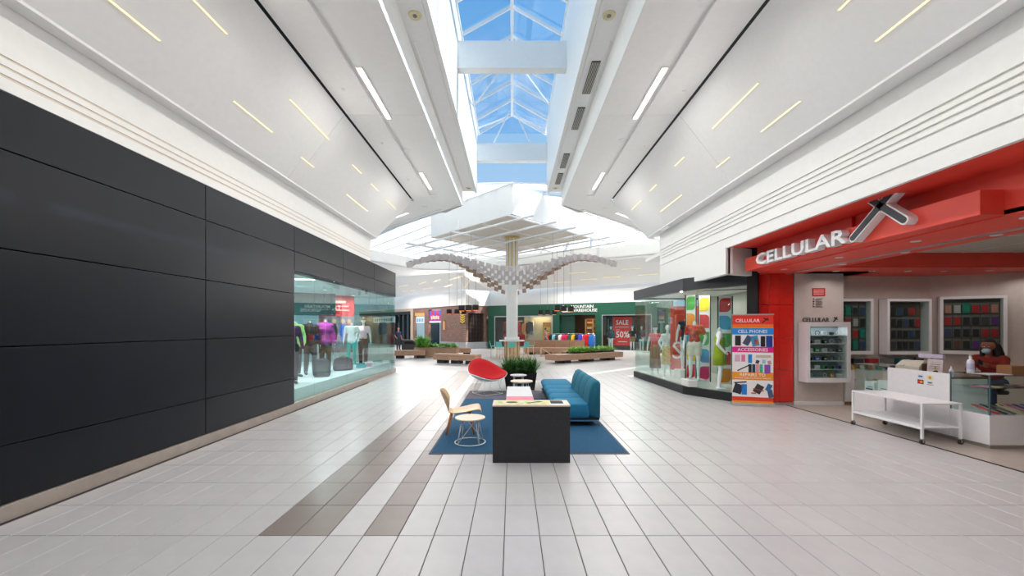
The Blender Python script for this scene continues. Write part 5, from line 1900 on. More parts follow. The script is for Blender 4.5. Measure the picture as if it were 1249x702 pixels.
def solid(b, name, m, parent, voxel, smooth=3):
    """fuse the overlapping limbs of one figure (or garment) into one continuous surface"""
    o = b.build('tmp', None, None)
    md = o.modifiers.new('fuse', 'REMESH')
    md.mode = 'VOXEL'
    md.voxel_size = voxel
    s = o.modifiers.new('relax', 'SMOOTH')
    s.iterations = smooth
    s.factor = 0.5
    dg = bpy.context.evaluated_depsgraph_get()
    me = bpy.data.meshes.new_from_object(o.evaluated_get(dg))
    old = o.data
    bpy.data.objects.remove(o)
    bpy.data.meshes.remove(old)
    me.name = name
    for p in me.polygons:
        p.use_smooth = True
    me.materials.clear()
    me.materials.append(m)
    return put(name, me, parent)


POSE = {
    'hipL': (-0.085, 0, 0.93), 'hipR': (0.085, 0, 0.93), 'kneeL': (-0.095, -0.015, 0.50), 'kneeR': (0.095, -0.015, 0.50),
    'ankL': (-0.10, 0.02, 0.075), 'ankR': (0.10, 0.02, 0.075), 'toeL': (-0.115, -0.13, 0.03), 'toeR': (0.115, -0.13, 0.03),
    'waist': (0, 0, 1.10), 'chest': (0, 0, 1.28), 'neck': (0, 0.015, 1.46), 'head': (0, -0.01, 1.66),
    'shL': (-0.165, 0.01, 1.40), 'shR': (0.165, 0.01, 1.40), 'elL': (-0.235, 0.03, 1.13), 'elR': (0.235, 0.03, 1.13),
    'wrL': (-0.265, -0.03, 0.89), 'wrR': (0.265, -0.03, 0.89), 'hdL': (-0.275, -0.05, 0.78), 'hdR': (0.275, -0.05, 0.78)}


def mid(p, q, t=0.5):
    return Vector(p).lerp(Vector(q), t)


def torso(b, P, g=0.0, low=True):
    hl, hr, w, c, n, sl, sr = (Vector(P[k]) for k in ('hipL', 'hipR', 'waist', 'chest', 'neck', 'shL', 'shR'))
    if low:
        b.capsule(hl.lerp(hr, 0.15), hr.lerp(hl, 0.15), 0.105 + g, 0.105 + g)
    hm = hl.lerp(hr, 0.5)
    ax = (hr - hl).normalized() * 0.045
    b.capsule(hm + ax if low else w, w + ax, 0.09 + g, 0.082 + g)
    b.capsule(hm - ax if low else w, w - ax, 0.09 + g, 0.082 + g)
    b.capsule(w, c, 0.088 + g, 0.105 + g)
    sx = (sr - sl).normalized()
    b.capsule(c - sx * 0.065, c + sx * 0.065, 0.10 + g, 0.10 + g)
    u = c.lerp(n, 0.45)
    b.capsule(u - sx * 0.08, u + sx * 0.08, 0.085 + g, 0.085 + g)
    b.capsule(sl, sr, 0.056 + g, 0.056 + g)


def arm(b, P, s, g=0.0, part_='all'):
    sh, el, wr, hd = (Vector(P[k + s]) for k in ('sh', 'el', 'wr', 'hd'))
    if part_ in ('all', 'upper', 'long'):
        b.capsule(sh, el, 0.05 + g, 0.04 + g)
    if part_ in ('all', 'long'):
        b.capsule(el, wr, 0.04 + g, 0.029 + g)
    if part_ == 'short':
        b.capsule(sh, mid(sh, el, 0.6), 0.052 + g, 0.05 + g)


def hand(b, P, s, curl=0.35, r=0.0095):
    wr, hd, el = Vector(P['wr' + s]), Vector(P['hd' + s]), Vector(P['el' + s])
    d = (hd - wr).normalized()
    side = Vector((0, -1, 0)) if abs(d.y) < 0.8 else Vector((0, 0, -1))
    side = (side - d * side.dot(d)).normalized()
    inn = d.cross(side)
    inn = inn if (inn.x > 0) == (s == 'L') else -inn
    pe = wr + d * 0.085
    for k in range(4):
        o = side * (0.030 - 0.020 * k)
        b.capsule(wr + o * 0.5 + d * 0.01, pe + o, 0.016, 0.014, 8)
        Lf = (0.068, 0.078, 0.072, 0.056)[k]
        j1 = pe + o + d * Lf * 0.5 + inn * Lf * 0.18 * curl
        j2 = j1 + d * Lf * 0.36 + inn * Lf * 0.6 * curl
        b.capsule(pe + o, j1, r, r * 0.95, 8)
        b.capsule(j1, j2, r * 0.95, r * 0.8, 8)
    t1 = wr + d * 0.035 + side * 0.03
    t2 = t1 + (d * 0.6 + side * 0.75 + inn * 0.3).normalized() * 0.045
    b.capsule(wr + d * 0.015 + side * 0.01, t1, 0.015, 0.013, 8)
    b.capsule(t1, t2, 0.012, 0.010, 8)
    b.capsule(t2, t2 + (d + inn * 0.3).normalized() * 0.028, 0.010, 0.008, 8)


def leg(b, P, s, g=0.0, foot=True, upto=1.0):
    h, k, a, t = (Vector(P[x + s]) for x in ('hip', 'knee', 'ank', 'toe'))
    b.capsule(h, k, 0.085 + g, 0.052 + g)
    if upto >= 1:
        b.capsule(k, mid(k, a, 0.3), 0.05 + g, 0.054 + g)
        b.capsule(mid(k, a, 0.3), a, 0.054 + g, 0.034 + g)
    elif upto > 0:
        b.capsule(k, mid(k, a, upto), 0.052 + g, 0.052 + g)
    if foot:
        b.capsule(a, t, 0.036, 0.024)
        b.capsule(a + Vector((0, 0.03, -0.035)), t, 0.034, 0.026)


def head(b, P, tilt=(0, -1, 0)):
    n, h = Vector(P['neck']), Vector(P['head'])
    f = Vector(tilt).normalized()
    b.capsule(n - Vector((0, 0, 0.04)), mid(n, h, 0.6), 0.052, 0.047)
    b.ball(h + Vector((0, 0, 0.015)), (0.078, 0.095, 0.105), 14, 10)
    b.capsule(h + f * 0.02, h + f * 0.055 - Vector((0, 0, 0.075)), 0.062, 0.042)
    side = f.cross(Vector((0, 0, 1))).normalized()
    b.capsule(h + f * 0.09 + Vector((0, 0, 0.02)), h + f * 0.112 - Vector((0, 0, 0.022)), 0.010, 0.015, 8)   # nose
    for s in (-1, 1):
        b.ball(h + side * s * 0.078 + Vector((0, 0, -0.005)) - f * 0.01, (0.014, 0.022, 0.032), 8, 6)          # ears
    b.capsule(h + f * 0.092 - Vector((0, 0, 0.052)) - side * 0.018, h + f * 0.092 - Vector((0, 0, 0.052)) + side * 0.018, 0.009, 0.009, 8)


def ring_loft(name, rows, m, parent, n=20, c=(0, 0)):
    b = MB()
    b.loft([[(c[0] + rx * math.cos(2 * PI * k / n), c[1] + oy + ry * math.sin(2 * PI * k / n), z) for k in range(n)] for z, rx, ry, oy in rows])
    return b.build(name, m, parent, smooth=True)


def mannequin(label, loc, rz, wear, pose=None, headed=True, voxel=0.02, grp='display mannequins', scale=1.0, skin=None, name='mannequin', cat='mannequin'):
    P = dict(POSE)
    P.update(pose or {})
    root = thing(name, label, cat, loc, rz, grp)
    root.scale = (scale, scale, scale)
    b = MB()
    torso(b, P)
    for s in 'LR':
        arm(b, P, s)
        hand(b, P, s)
        leg(b, P, s)
    if headed:
        head(b, P)
    else:
        b.capsule(Vector(P['neck']) - Vector((0, 0, 0.04)), Vector(P['neck']) + Vector((0, -0.01, 0.06)), 0.05, 0.044)
    solid(b, 'body', skin or W['mannequin'], root, voxel)
    for kind, rgb in wear:
        m = rgb if not isinstance(rgb, tuple) else colour(rgb, 0.8)
        if kind in ('tee', 'long', 'jacket', 'tank'):
            b = MB()
            torso(b, P, 0.014 if kind != 'jacket' else 0.032)
            if kind != 'tank':
                for s in 'LR':
                    arm(b, P, s, 0.013 if kind != 'jacket' else 0.024, 'short' if kind == 'tee' else 'long')
            if kind == 'jacket':
                b.capsule(Vector(P['neck']) - Vector((0, 0, 0.02)), Vector(P['neck']) + Vector((0, 0, 0.02)), 0.075, 0.07)
            solid(b, 'jacket' if kind == 'jacket' else 'top', m, root, voxel)
        elif kind in ('pants', 'leggings', 'shorts'):
            b = MB()
            g = {'pants': 0.022, 'leggings': 0.007, 'shorts': 0.026}[kind]
            hl, hr = Vector(P['hipL']), Vector(P['hipR'])
            b.capsule(hl.lerp(hr, 0.12), hr.lerp(hl, 0.12), 0.112 + g * .5, 0.112 + g * .5)
            b.capsule(hl.lerp(hr, 0.5), Vector(P['waist']) - Vector((0, 0, 0.02)), 0.10, 0.09)
            for s in 'LR':
                if kind == 'shorts':
                    b.capsule(Vector(P['hip' + s]), mid(P['hip' + s], P['knee' + s], 0.55), 0.095, 0.10)
                else:
                    leg(b, P, s, g, False)
            solid(b, kind, m, root, voxel)
        elif kind == 'skirt':
            ring_loft('skirt', [(1.06, 0.125, 0.105, 0), (0.95, 0.185, 0.13, 0), (0.6, 0.20, 0.15, 0), (0.40, 0.215, 0.165, 0)], m, root)
        elif kind == 'long_skirt':
            ring_loft('skirt', [(1.06, 0.125, 0.105, 0), (0.95, 0.175, 0.13, 0), (0.6, 0.185, 0.15, 0), (0.22, 0.20, 0.16, 0)], m, root)
        elif kind == 'dress':
            ring_loft('dress', [(1.40, 0.10, 0.075, 0.01), (1.30, 0.165, 0.12, 0), (1.12, 0.15, 0.112, 0), (0.95, 0.20, 0.145, 0), (0.62, 0.225, 0.165, 0)], m, root)
        elif kind == 'cap':
            h = Vector(P['head'])
            b = MB()
            b.ball(h + Vector((0, 0.005, 0.05)), (0.09, 0.108, 0.085), 14, 8)
            b.build('cap', m, root, smooth=True)
            MB().obox(h + Vector((0, -0.14, 0.055)), (0.14, 0.10, 0.012)).build('cap_brim', m, root)
        elif kind == 'hair':
            h = Vector(P['head'])
            b = MB()
            b.ball(h + Vector((0, 0.022, 0.035)), (0.092, 0.100, 0.105), 14, 8)
            solid(b, 'hair', m, root, 0.012)
        elif kind == 'shoes':
            for s in 'LR':
                a, t = Vector(P['ank' + s]), Vector(P['toe' + s])
                b = MB()
                b.capsule(a + Vector((0, 0.03, -0.03)), t + Vector((0, -0.01, 0.0)), 0.044, 0.036)
                b.build('shoe', m, root, smooth=True)
    return root


R1 = {'elR': (0.27, 0.06, 1.14), 'wrR': (0.22, -0.06, 0.95), 'hdR': (0.19, -0.12, 0.87)}
R2 = {'elL': (-0.28, 0.06, 1.15), 'wrL': (-0.22, -0.08, 0.98), 'hdL': (-0.18, -0.14, 0.92)}
STEP = {'kneeR': (0.10, -0.08, 0.52), 'ankR': (0.10, -0.06, 0.075), 'toeR': (0.12, -0.21, 0.03), 'ankL': (-0.10, 0.07, 0.075), 'toeL': (-0.12, -0.08, 0.03)}
# display bay on the right
DF = 0.235
mannequin('headless white mannequin in a lime green dress, nearest the roll-up banner', (5.24, 10.45, DF), 1.15, [('dress', (138, 164, 24))], dict(R2), False, 0.016, 'mannequins in the display bay', 1.0)
pat = mat('patterned_red', (206, 60, 44), 0.8, var=0.7, scale=14)
mannequin('headless white mannequin in a red patterned shirt and beige shorts', (4.90, 11.12, DF + 0.17), -0.5, [('tee', pat), ('shorts', (226, 214, 200))], dict(STEP, **R1), False, 0.016, 'mannequins in the display bay', 1.0)
mannequin('headless white mannequin in a navy top and pale trousers before the red poster', (5.35, 12.72, DF + 0.27), -0.4, [('tank', (34, 36, 50)), ('leggings', (222, 230, 234))], STEP, False, 0.018, 'mannequins in the display bay', 1.02)
mannequin('white mannequin in a coral top and long brown skirt at the bay end', (4.82, 13.95, DF), -0.3, [('tank', (222, 84, 96)), ('long_skirt', (140, 112, 92)), ('cap', (60, 56, 60))], R1, True, 0.02, 'mannequins in the display bay', 0.93)
mannequin('white mannequin in a white top and yellow flowered skirt inside the bay', (5.02, 13.35, DF), -0.2, [('tank', (236, 234, 230)), ('skirt', mat('flower_skirt', (226, 186, 120), 0.8, var=0.4, scale=20))], R2, True, 0.02, 'mannequins in the display bay', 0.93)
# sports store on the left; they look out over the walkway
LF = 0.42
mannequin('headless mannequin in a purple top and black trousers, nearest in the sports store', (-5.42, 10.15, LF), 0.6, [('long', (98, 34, 92)), ('pants', (58, 26, 60)), ('shoes', (40, 40, 44))], None, False, 0.02, 'mannequins in the sports store', 0.97)
mannequin('headless mannequin in a lime and navy jacket and grey trousers', (-6.05, 11.55, LF), 0.9, [('jacket', (166, 206, 120)), ('tank', (34, 44, 72)), ('pants', (66, 66, 70)), ('shoes', (40, 40, 44))], R1, False, 0.022, 'mannequins in the sports store', 0.99)
mannequin('headless mannequin in a black jacket and dark grey trousers', (-5.95, 12.2, LF), 0.7, [('jacket', (30, 32, 40)), ('pants', (74, 74, 80)), ('shoes', (34, 34, 38))], STEP, False, 0.022, 'mannequins in the sports store', 1.0)
mannequin('headless mannequin in a bright purple jacket and black trousers', (-5.75, 12.75, LF), 0.5, [('jacket', (168, 54, 150)), ('pants', (46, 42, 44)), ('shoes', (30, 30, 34))], None, False, 0.022, 'mannequins in the sports store', 1.02)
mannequin('headless white mannequin in a white top and turquoise trousers', (-5.5, 14.2, LF), 0.4, [('tee', (232, 236, 238)), ('leggings', (50, 182, 178))], R1, False, 0.022, 'mannequins in the sports store', 0.98)
mannequin('mannequin in a dark cap, pink top and navy trousers, farthest in the sports store', (-5.35, 14.9, LF), 0.2, [('tee', (226, 190, 206)), ('pants', (34, 36, 48)), ('cap', (60, 48, 56)), ('shoes', (50, 46, 46))], STEP, True, 0.022, 'mannequins in the sports store', 0.98)
# green shop window
for i, (t, dd, w, pz, nm) in enumerate(((10.15, 0.55, [('jacket', (30, 34, 52)), ('pants', (214, 220, 226)), ('cap', (70, 170, 210))], None, 'white mannequin in a navy vest and blue cap left of the sale banner'),
                                       (9.98, 1.1, [('long', (150, 150, 150)), ('pants', (200, 206, 212)), ('cap', (230, 190, 90))], R1, 'white mannequin in grey with a straw cap, behind the navy vest'),
                                       (11.75, 0.5, [('tee', (26, 26, 30)), ('shorts', (150, 120, 84)), ('cap', (90, 190, 200))], R2, 'white mannequin in a black shirt and brown shorts before the sale banner'),
                                       (12.35, 0.8, [('jacket', (40, 52, 78)), ('leggings', (224, 228, 232))], STEP, 'white mannequin in a dark blue jacket right of the sale banner'))):
    x, y = frame_pt(G0, U_G, t, dd)
    mannequin(nm, (x, y, 0.12), U_G + 0.1, w, pz, True, 0.03, 'mannequins in the green shop window', 1.0)

# passers-by
SKIN = mat('skin', (206, 150, 124), 0.6, var=0.04)
walk = {'kneeR': (0.09, -0.20, 0.54), 'ankR': (0.09, -0.20, 0.09), 'toeR': (0.10, -0.35, 0.05), 'kneeL': (-0.09, 0.06, 0.50), 'ankL': (-0.09, 0.30, 0.12), 'toeL': (-0.10, 0.18, 0.03),
        'elR': (0.25, 0.14, 1.14), 'wrR': (0.26, 0.12, 0.90), 'hdR': (0.26, 0.10, 0.79), 'elL': (-0.25, -0.06, 1.14), 'wrL': (-0.25, -0.20, 0.95), 'hdL': (-0.25, -0.27, 0.86)}
mannequin('person with dark hair in a grey top walking before the green shop', (2.42, 29.65, 0), 1.3, [('tee', (150, 128, 122)), ('pants', (92, 86, 92)), ('hair', (52, 44, 44)), ('shoes', (60, 56, 56))], walk, True, 0.018, 'passers-by', 1.0, SKIN, 'person', 'person')
mannequin('person in a navy shirt standing at the corner of the sports store', (-9.05, 33.0, 0), 0.7, [('tee', (40, 54, 92)), ('pants', (50, 48, 56)), ('hair', (120, 80, 56)), ('shoes', (40, 38, 40))], R2, True, 0.018, 'passers-by', 1.0, SKIN, 'person', 'person')

# shop assistant on a high stool behind the counter, looking down at her phone
wx, wy = 8.62, 7.42
FP = {'hipL': (0.0, -0.09, 0.80), 'hipR': (0.0, 0.09, 0.80), 'waist': (-0.02, 0, 0.96), 'chest': (-0.07, 0, 1.12), 'neck': (-0.12, 0.0, 1.29), 'head': (-0.18, -0.01, 1.465),
      'shL': (-0.10, -0.17, 1.235), 'shR': (-0.10, 0.17, 1.235), 'elL': (-0.24, -0.24, 1.03), 'elR': (-0.26, 0.20, 1.04), 'wrL': (-0.47, -0.13, 1.12), 'wrR': (-0.44, 0.10, 1.075),
      'hdL': (-0.57, -0.10, 1.17), 'hdR': (-0.53, 0.06, 1.08), 'kneeL': (-0.42, -0.13, 0.79), 'kneeR': (-0.40, 0.14, 0.78), 'ankL': (-0.33, -0.13, 0.36), 'ankR': (-0.30, 0.12, 0.36),
      'toeL': (-0.47, -0.15, 0.31), 'toeR': (-0.44, 0.13, 0.31)}
wm = thing('person', 'person in a dark red jumper and blue face mask holding a phone behind the counter', 'person', (wx, wy, 0), 0.35)
SK2 = mat('skin_brown', (142, 88, 66), 0.55, var=0.04)
b = MB()
torso(b, FP)
for s in 'LR':
    arm(b, FP, s)
    leg(b, FP, s)
FL = (-1, -0.05, -0.40)
head(b, FP, FL)
for s in 'LR':
    wr_v, hd_v = Vector(FP['wr' + s]), Vector(FP['hd' + s])
    d = (hd_v - wr_v).normalized()
    side = Vector((0, 0, 1)) - d * d.z
    side.normalize()
    inn = d.cross(side)
    inn = inn if (inn.y > 0) == (s == 'L') else -inn
    pe = wr_v + d * 0.085
    for k in range(4):
        o = side * (0.030 - 0.021 * k)
        b.capsule(wr_v + o * 0.5, pe + o, 0.016, 0.013, 8)
        Lf = (0.066, 0.076, 0.07, 0.054)[k]
        j1 = pe + o + d * Lf * 0.4 + inn * Lf * 0.25
        j2 = j1 + d * Lf * 0.15 + inn * Lf * 0.45
        b.capsule(pe + o, j1, 0.009, 0.0085, 8)
        b.capsule(j1, j2, 0.0085, 0.0075, 8)
    t1 = wr_v + d * 0.03 + side * 0.04
    b.capsule(wr_v + d * 0.01, t1, 0.015, 0.012, 8)
    b.capsule(t1, t1 + d * 0.05 + inn * 0.03, 0.011, 0.008, 8)
solid(b, 'body', SK2, wm, 0.009)
b = MB()
torso(b, FP, 0.022, False)
b.capsule(FP['waist'], (-0.01, 0, 0.86), 0.125, 0.135)
for s in 'LR':
    arm(b, FP, s, 0.02, 'long')
solid(b, 'jumper', colour((128, 34, 24), 0.85), wm, 0.012)
b = MB()
b.capsule((0, -0.07, 0.80), (0, 0.07, 0.80), 0.128, 0.128)
for s in 'LR':
    leg(b, FP, s, 0.012, False)
solid(b, 'jeans', colour((44, 66, 104), 0.85), wm, 0.012)
h = Vector(FP['head'])
f = Vector(FL).normalized()
b = MB()
b.capsule(h - f * 0.03 + Vector((0, 0, 0.05)), h - f * 0.05 + Vector((0, 0, 0.0)), 0.096, 0.098)
for k in range(7):
    a = -1.1 + 2.2 * k / 6
    r0 = h + Vector((0.05 + 0.04 * math.cos(a), 0.095 * math.sin(a), 0.02))
    b.capsule(r0, r0 + Vector((0.06, 0.03 * math.sin(a), -0.16)), 0.045, 0.045)
    b.capsule(r0 + Vector((0.06, 0.03 * math.sin(a), -0.16)), r0 + Vector((0.05, 0.05 * math.sin(a), -0.32)), 0.045, 0.028)
for s in (-1, 1):
    b.capsule(h + Vector((0.03, s * 0.078, 0.04)), h + Vector((0.05, s * 0.10, -0.22)), 0.035, 0.035)
solid(b, 'hair', colour((24, 20, 22), 0.6), wm, 0.012)
b = MB()
b.ball(h + f * 0.088 + Vector((0, 0, -0.048)), (0.046, 0.057, 0.046), 14, 10)
b.build('face_mask', colour((150, 190, 206), 0.8), wm, smooth=True)
for s in (-1, 1):
    MB().ball(h + f * 0.088 + Vector((0, s * 0.032, 0.026)), (0.010, 0.014, 0.009), 8, 6).build('eye', colour((230, 226, 222), 0.3), wm, smooth=True)
    MB().ball(h + f * 0.097 + Vector((0, s * 0.032, 0.026)), (0.005, 0.007, 0.007), 8, 6).build('iris', colour((30, 22, 18), 0.3), wm, smooth=True)
    MB().capsule(h + f * 0.09 + Vector((0, s * 0.018, 0.05)), h + f * 0.086 + Vector((0, s * 0.05, 0.052)), 0.005, 0.004, 6).build('eyebrow', colour((30, 24, 22)), wm)
for s in 'LR':
    a, t = Vector(FP['ank' + s]), Vector(FP['toe' + s])
    MB().capsule(a + Vector((0.02, 0, -0.03)), t, 0.045, 0.036).build('shoe', colour((60, 60, 66)), wm, smooth=True)
rot = Matrix.Rotation(0.35, 3, 'Z')
pc = Vector((wx, wy, 0)) + rot @ Vector((-0.635, -0.085, 1.20))
phn = thing('phone', 'dark phone held in the hand of the person behind the counter', 'phone', pc, 0.35)
MB().obox((0, 0, 0), (0.15, 0.012, 0.075), 0, 0, 0.35).build('case', W['black'], phn, bevel=0.003)
MB().obox((0.0, 0.0066, 0), (0.14, 0.001, 0.068), 0, 0, 0.35).build('screen', colour((40, 60, 90), 0.2), phn)
hs = thing('high_stool', 'high dark stool under the person behind the counter', 'stool', (wx + 0.02, wy, 0))
MB().lathe([(0, 0.62), (0.17, 0.62), (0.18, 0.65), (0.17, 0.675), (0, 0.675)], seg=24).build('seat', W['black'], hs)
MB().cyl((0, 0, 0.04), (0, 0, 0.62), 0.03, seg=12).build('column', W['chrome'], hs)
MB().lathe([(0, 0), (0.22, 0), (0.22, 0.02), (0.03, 0.05), (0, 0.05)], seg=24).build('base', W['chrome'], hs)
MB().tube([(-0.30 + 0.2 * math.cos(2 * PI * k / 20) + 0.3, 0.2 * math.sin(2 * PI * k / 20), 0.27) for k in range(20)], 0.012, 6, True).build('foot_ring', W['chrome'], hs)

# ------------------------------------------------------------------ phone shop: counter, rack, cabinets and goods
ct = thing('shop_counter', 'white L-shaped shop counter with glass display ends in the phone shop', 'counter', (7.05, 6.11, 0))
MB().box(0.0, 0.53, 0.06, 0.60, 2.43, 0.50).build('base', W['white_gloss'], ct, bevel=0.004)
MB().box(0.0, 0.0, 0.06, 3.2, 0.528, 0.50).build('base', W['white_gloss'], ct, bevel=0.004)
MB().box(0.04, 0.03, 0.0, 0.56, 2.40, 0.058).build('toe_kick', colour((170, 160, 152)), ct)
MB().box(0.57, 0.03, 0.0, 3.1, 0.50, 0.058).build('toe_kick', colour((170, 160, 152)), ct)
MB().box(-0.012, 0.55, 0.06, 0.02, 1.65, 1.055).build('front_panel', W['white_gloss'], ct, bevel=0.003)
MB().box(0.022, 0.55, 0.50, 0.60, 1.65, 0.97).build('cash_desk', W['white_gloss'], ct)
MB().box(0.022, 0.55, 0.97, 0.62, 1.65, 1.0).build('worktop', colour((120, 84, 66), 0.4), ct)


def gpane(x0, y0, z0, x1, y1, z1):
    return MB().box(x0, y0, z0, x1, y1, z1).build('pane', W['glass'], ct)


gpane(0.0, 0.012, 0.502, 0.01, 0.545, 1.075)
gpane(0.0, 0.0, 0.502, 1.58, 0.01, 1.075)
gpane(1.59, 0.0, 0.502, 3.2, 0.01, 1.075)
gpane(0.0, 0.0, 1.077, 1.58, 0.545, 1.089)
gpane(1.59, 0.0, 1.077, 3.2, 0.545, 1.089)
gpane(0.012, 0.06, 0.885, 1.58, 0.52, 0.893)
gpane(1.59, 0.06, 0.885, 3.2, 0.52, 0.893)
gpane(0.0, 1.662, 0.502, 0.01, 2.42, 1.05)
gpane(0.0, 1.662, 1.052, 0.58, 2.42, 1.062)
gpane(0.012, 2.41, 0.502, 0.58, 2.42, 1.05)
for p in ((0.0, 0.0), (1.585, 0.0), (0.0, 0.545)):
    MB().box(p[0] - 0.004, p[1] - 0.004, 0.50, p[0] + 0.012, p[1] + 0.012, 1.09).build('corner_strip', colour((70, 110, 112), 0.3), ct)

# sticky payment marks on the front panel
for i, (y, z, a, c, nm) in enumerate((((1.02), 0.955, (214, 224, 232), (60, 90, 130), 'pale sticker with a small grey-blue mark, upper left'), ((0.86), 0.955, (236, 226, 190), (226, 170, 40), 'pale sticker with a yellow mark, upper right'),
                                      ((1.02), 0.865, (32, 30, 34), (226, 40, 30), 'black sticker with a red and an orange disc, lower left'), ((0.86), 0.865, (222, 232, 238), (70, 120, 160), 'pale sticker with a blue mark and orange edge, lower right'))):
    s = thing('payment_sticker', '%s, on the white counter front' % nm, 'sticker', (7.037, 6.11 + y, z), -PI / 2, 'payment stickers on the counter')
    MB().box(-0.052, -0.002, -0.036, 0.052, 0, 0.036).build('sheet', colour(a), s)
    if i == 2:
        MB().cyl((-0.016, -0.002, 0), (-0.016, -0.003, 0), 0.024, seg=14).build('red_disc', colour((226, 36, 30)), s)
        MB().cyl((0.018, -0.0021, 0), (0.018, -0.0035, 0), 0.024, seg=14).build('orange_disc', colour((246, 150, 40)), s)
    elif i == 1:
        MB().cyl((0, -0.002, 0), (0, -0.003, 0), 0.026, seg=14).build('yellow_disc', colour(c), s)
    else:
        MB().box(-0.034, -0.003, -0.008, 0.034, -0.002, 0.016).build('mark', colour(c), s)
        if i == 3:
            MB().box(-0.052, -0.003, -0.036, 0.052, -0.002, -0.024).build('edge', colour((236, 150, 50)), s)

# goods inside the glass counter
CASEC = [((226, 40, 60), 'red'), ((240, 214, 160), 'cream'), ((60, 90, 180), 'blue'), ((40, 40, 46), 'black'), ((232, 120, 160), 'pink'), ((230, 230, 232), 'white'), ((120, 110, 104), 'grey'), ((110, 60, 150), 'purple')]
for i in range(14):
    c, nm = CASEC[(i * 3 + i // 8) % 8]
    g = thing('phone_case', '%s phone case on the floor of the glass counter, %s from the corner' % (nm, ORD[i]), 'phone case', (7.20 + 0.125 * i, 6.30, 0.53), 0.45, 'phone cases on the counter floor')
    MB().obox((0, 0, 0.03), (0.085, 0.30, 0.014), 0, 0.35, 0).build('case_body', colour(c, 0.4), g, bevel=0.004)
    MB().obox((0, 0.09, 0.071), (0.035, 0.05, 0.006), 0, 0.35, 0).build('camera_bump', W['black'], g)
for i in range(10):
    c, nm = CASEC[(i * 5 + 4) % 8]
    g = thing('phone_case', '%s phone case lying on the glass shelf of the counter, %s from the corner' % (nm, ORD[i]), 'phone case', (7.16 + 0.16 * i, 6.32, 0.894), 0.25, 'phone cases on the counter shelf')
    MB().box(-0.045, -0.11, 0, 0.045, 0.11, 0.012).build('case_body', colour(c, 0.4), g, bevel=0.004)
    MB().box(-0.03, 0.05, 0.012, 0.005, 0.09, 0.016).build('camera_bump', W['black'], g)
for i, (y, nm) in enumerate(((7.95, 'nearer'), (8.25, 'farther'))):
    g = thing('product_box', 'white printed carton in the left glass end of the counter, %s' % nm, 'box', (7.22, y, 0.502), 0, 'cartons in the counter')
    MB().box(-0.1, -0.11, 0, 0.1, 0.11, 0.28 if i == 0 else 0.22).build('carton', W['paper'], g, bevel=0.003)
    MB().box(-0.102, -0.08, 0.06, -0.1, 0.08, 0.09).build('print_line', colour((80, 100, 150)), g)
    MB().box(-0.102, -0.08, 0.11, -0.1, 0.04, 0.125).build('print_line', colour((120, 130, 150)), g)

# things on the counter
rg = thing('cash_register', 'beige cash register on the counter behind the white panel', 'register', (7.33, 7.55, 1.0), -PI / 2 + 0.15)
MB().slab([(-0.20, -0.15, 0), (0.20, -0.15, 0), (0.20, -0.12, 0.10), (0.20, -0.02, 0.20), (-0.17, -0.02, 0.20), (-0.20, -0.12, 0.10)], (0, 0.001, 0)).bm.free()
b = MB()
b.loft([[(-0.20, -0.16, 0), (0.20, -0.16, 0), (0.20, 0.16, 0), (-0.20, 0.16, 0)], [(-0.20, -0.15, 0.10), (0.20, -0.15, 0.10), (0.20, 0.16, 0.10), (-0.20, 0.16, 0.10)],
        [(-0.17, -0.04, 0.20), (0.19, -0.04, 0.20), (0.19, 0.15, 0.20), (-0.17, 0.15, 0.20)]])
b.build('body', colour((196, 192, 176), 0.5), rg, bevel=0.008)
MB().box(-0.14, -0.157, 0.11, -0.06, -0.12, 0.13).build('badge', colour((236, 236, 226)), rg)
MB().box(0.201, -0.1, 0.02, 0.204, 0.12, 0.16).build('side_panel', colour((110, 88, 76)), rg)
MB().box(-0.12, 0.05, 0.20, -0.04, 0.10, 0.26).build('receipt_printer', W['black'], rg)
mo = thing('display_screen', 'thin white customer display above the cash register', 'screen', (7.52, 7.42, 1.0), -PI / 2 + 0.1)
MB().box(-0.06, -0.05, 0, 0.06, 0.05, 0.015).build('base', W['white_metal'], mo)
MB().box(-0.02, -0.015, 0.015, 0.02, 0.015, 0.25).build('stand', W['grey_metal'], mo)
MB().box(-0.20, -0.03, 0.25, 0.20, 0.03, 0.32).build('head', colour((214, 206, 232), 0.4), mo, bevel=0.008)
ps = thing('paper_notice', 'leaning printed paper notice in a stand beside the cash register', 'notice', (7.24, 7.10, 1.0), -PI / 2)
MB().slab([(-0.13, 0, 0.0), (0.13, 0, 0.0), (0.10, 0.05, 0.25), (-0.16, 0.05, 0.25)], (0, 0.006, 0)).build('sheet', colour((204, 190, 190)), ps)
for k in range(4):
    MB().box(-0.10, 0.014 + 0.01 * k - 0.004, 0.09 + 0.035 * k, 0.07, 0.016 + 0.01 * k, 0.098 + 0.035 * k).build('print_line', colour((110, 100, 104)), ps)
pt = thing('pen_pot', 'small pot of coloured pens in front of the paper notice', 'pot', (7.14, 6.98, 1.0))
MB().cyl((0, 0, 0), (0, 0, 0.07), 0.028, seg=12).build('pot', W['black'], pt)
for k, c in enumerate(((230, 214, 40), (40, 90, 160), (30, 30, 34))):
    MB().cyl((0.01 * (k - 1), 0.01 * (k % 2), 0.06), (0.02 * (k - 1), 0.03 * (k - 1), 0.13), 0.006, seg=6).build('pen', colour(c), pt)


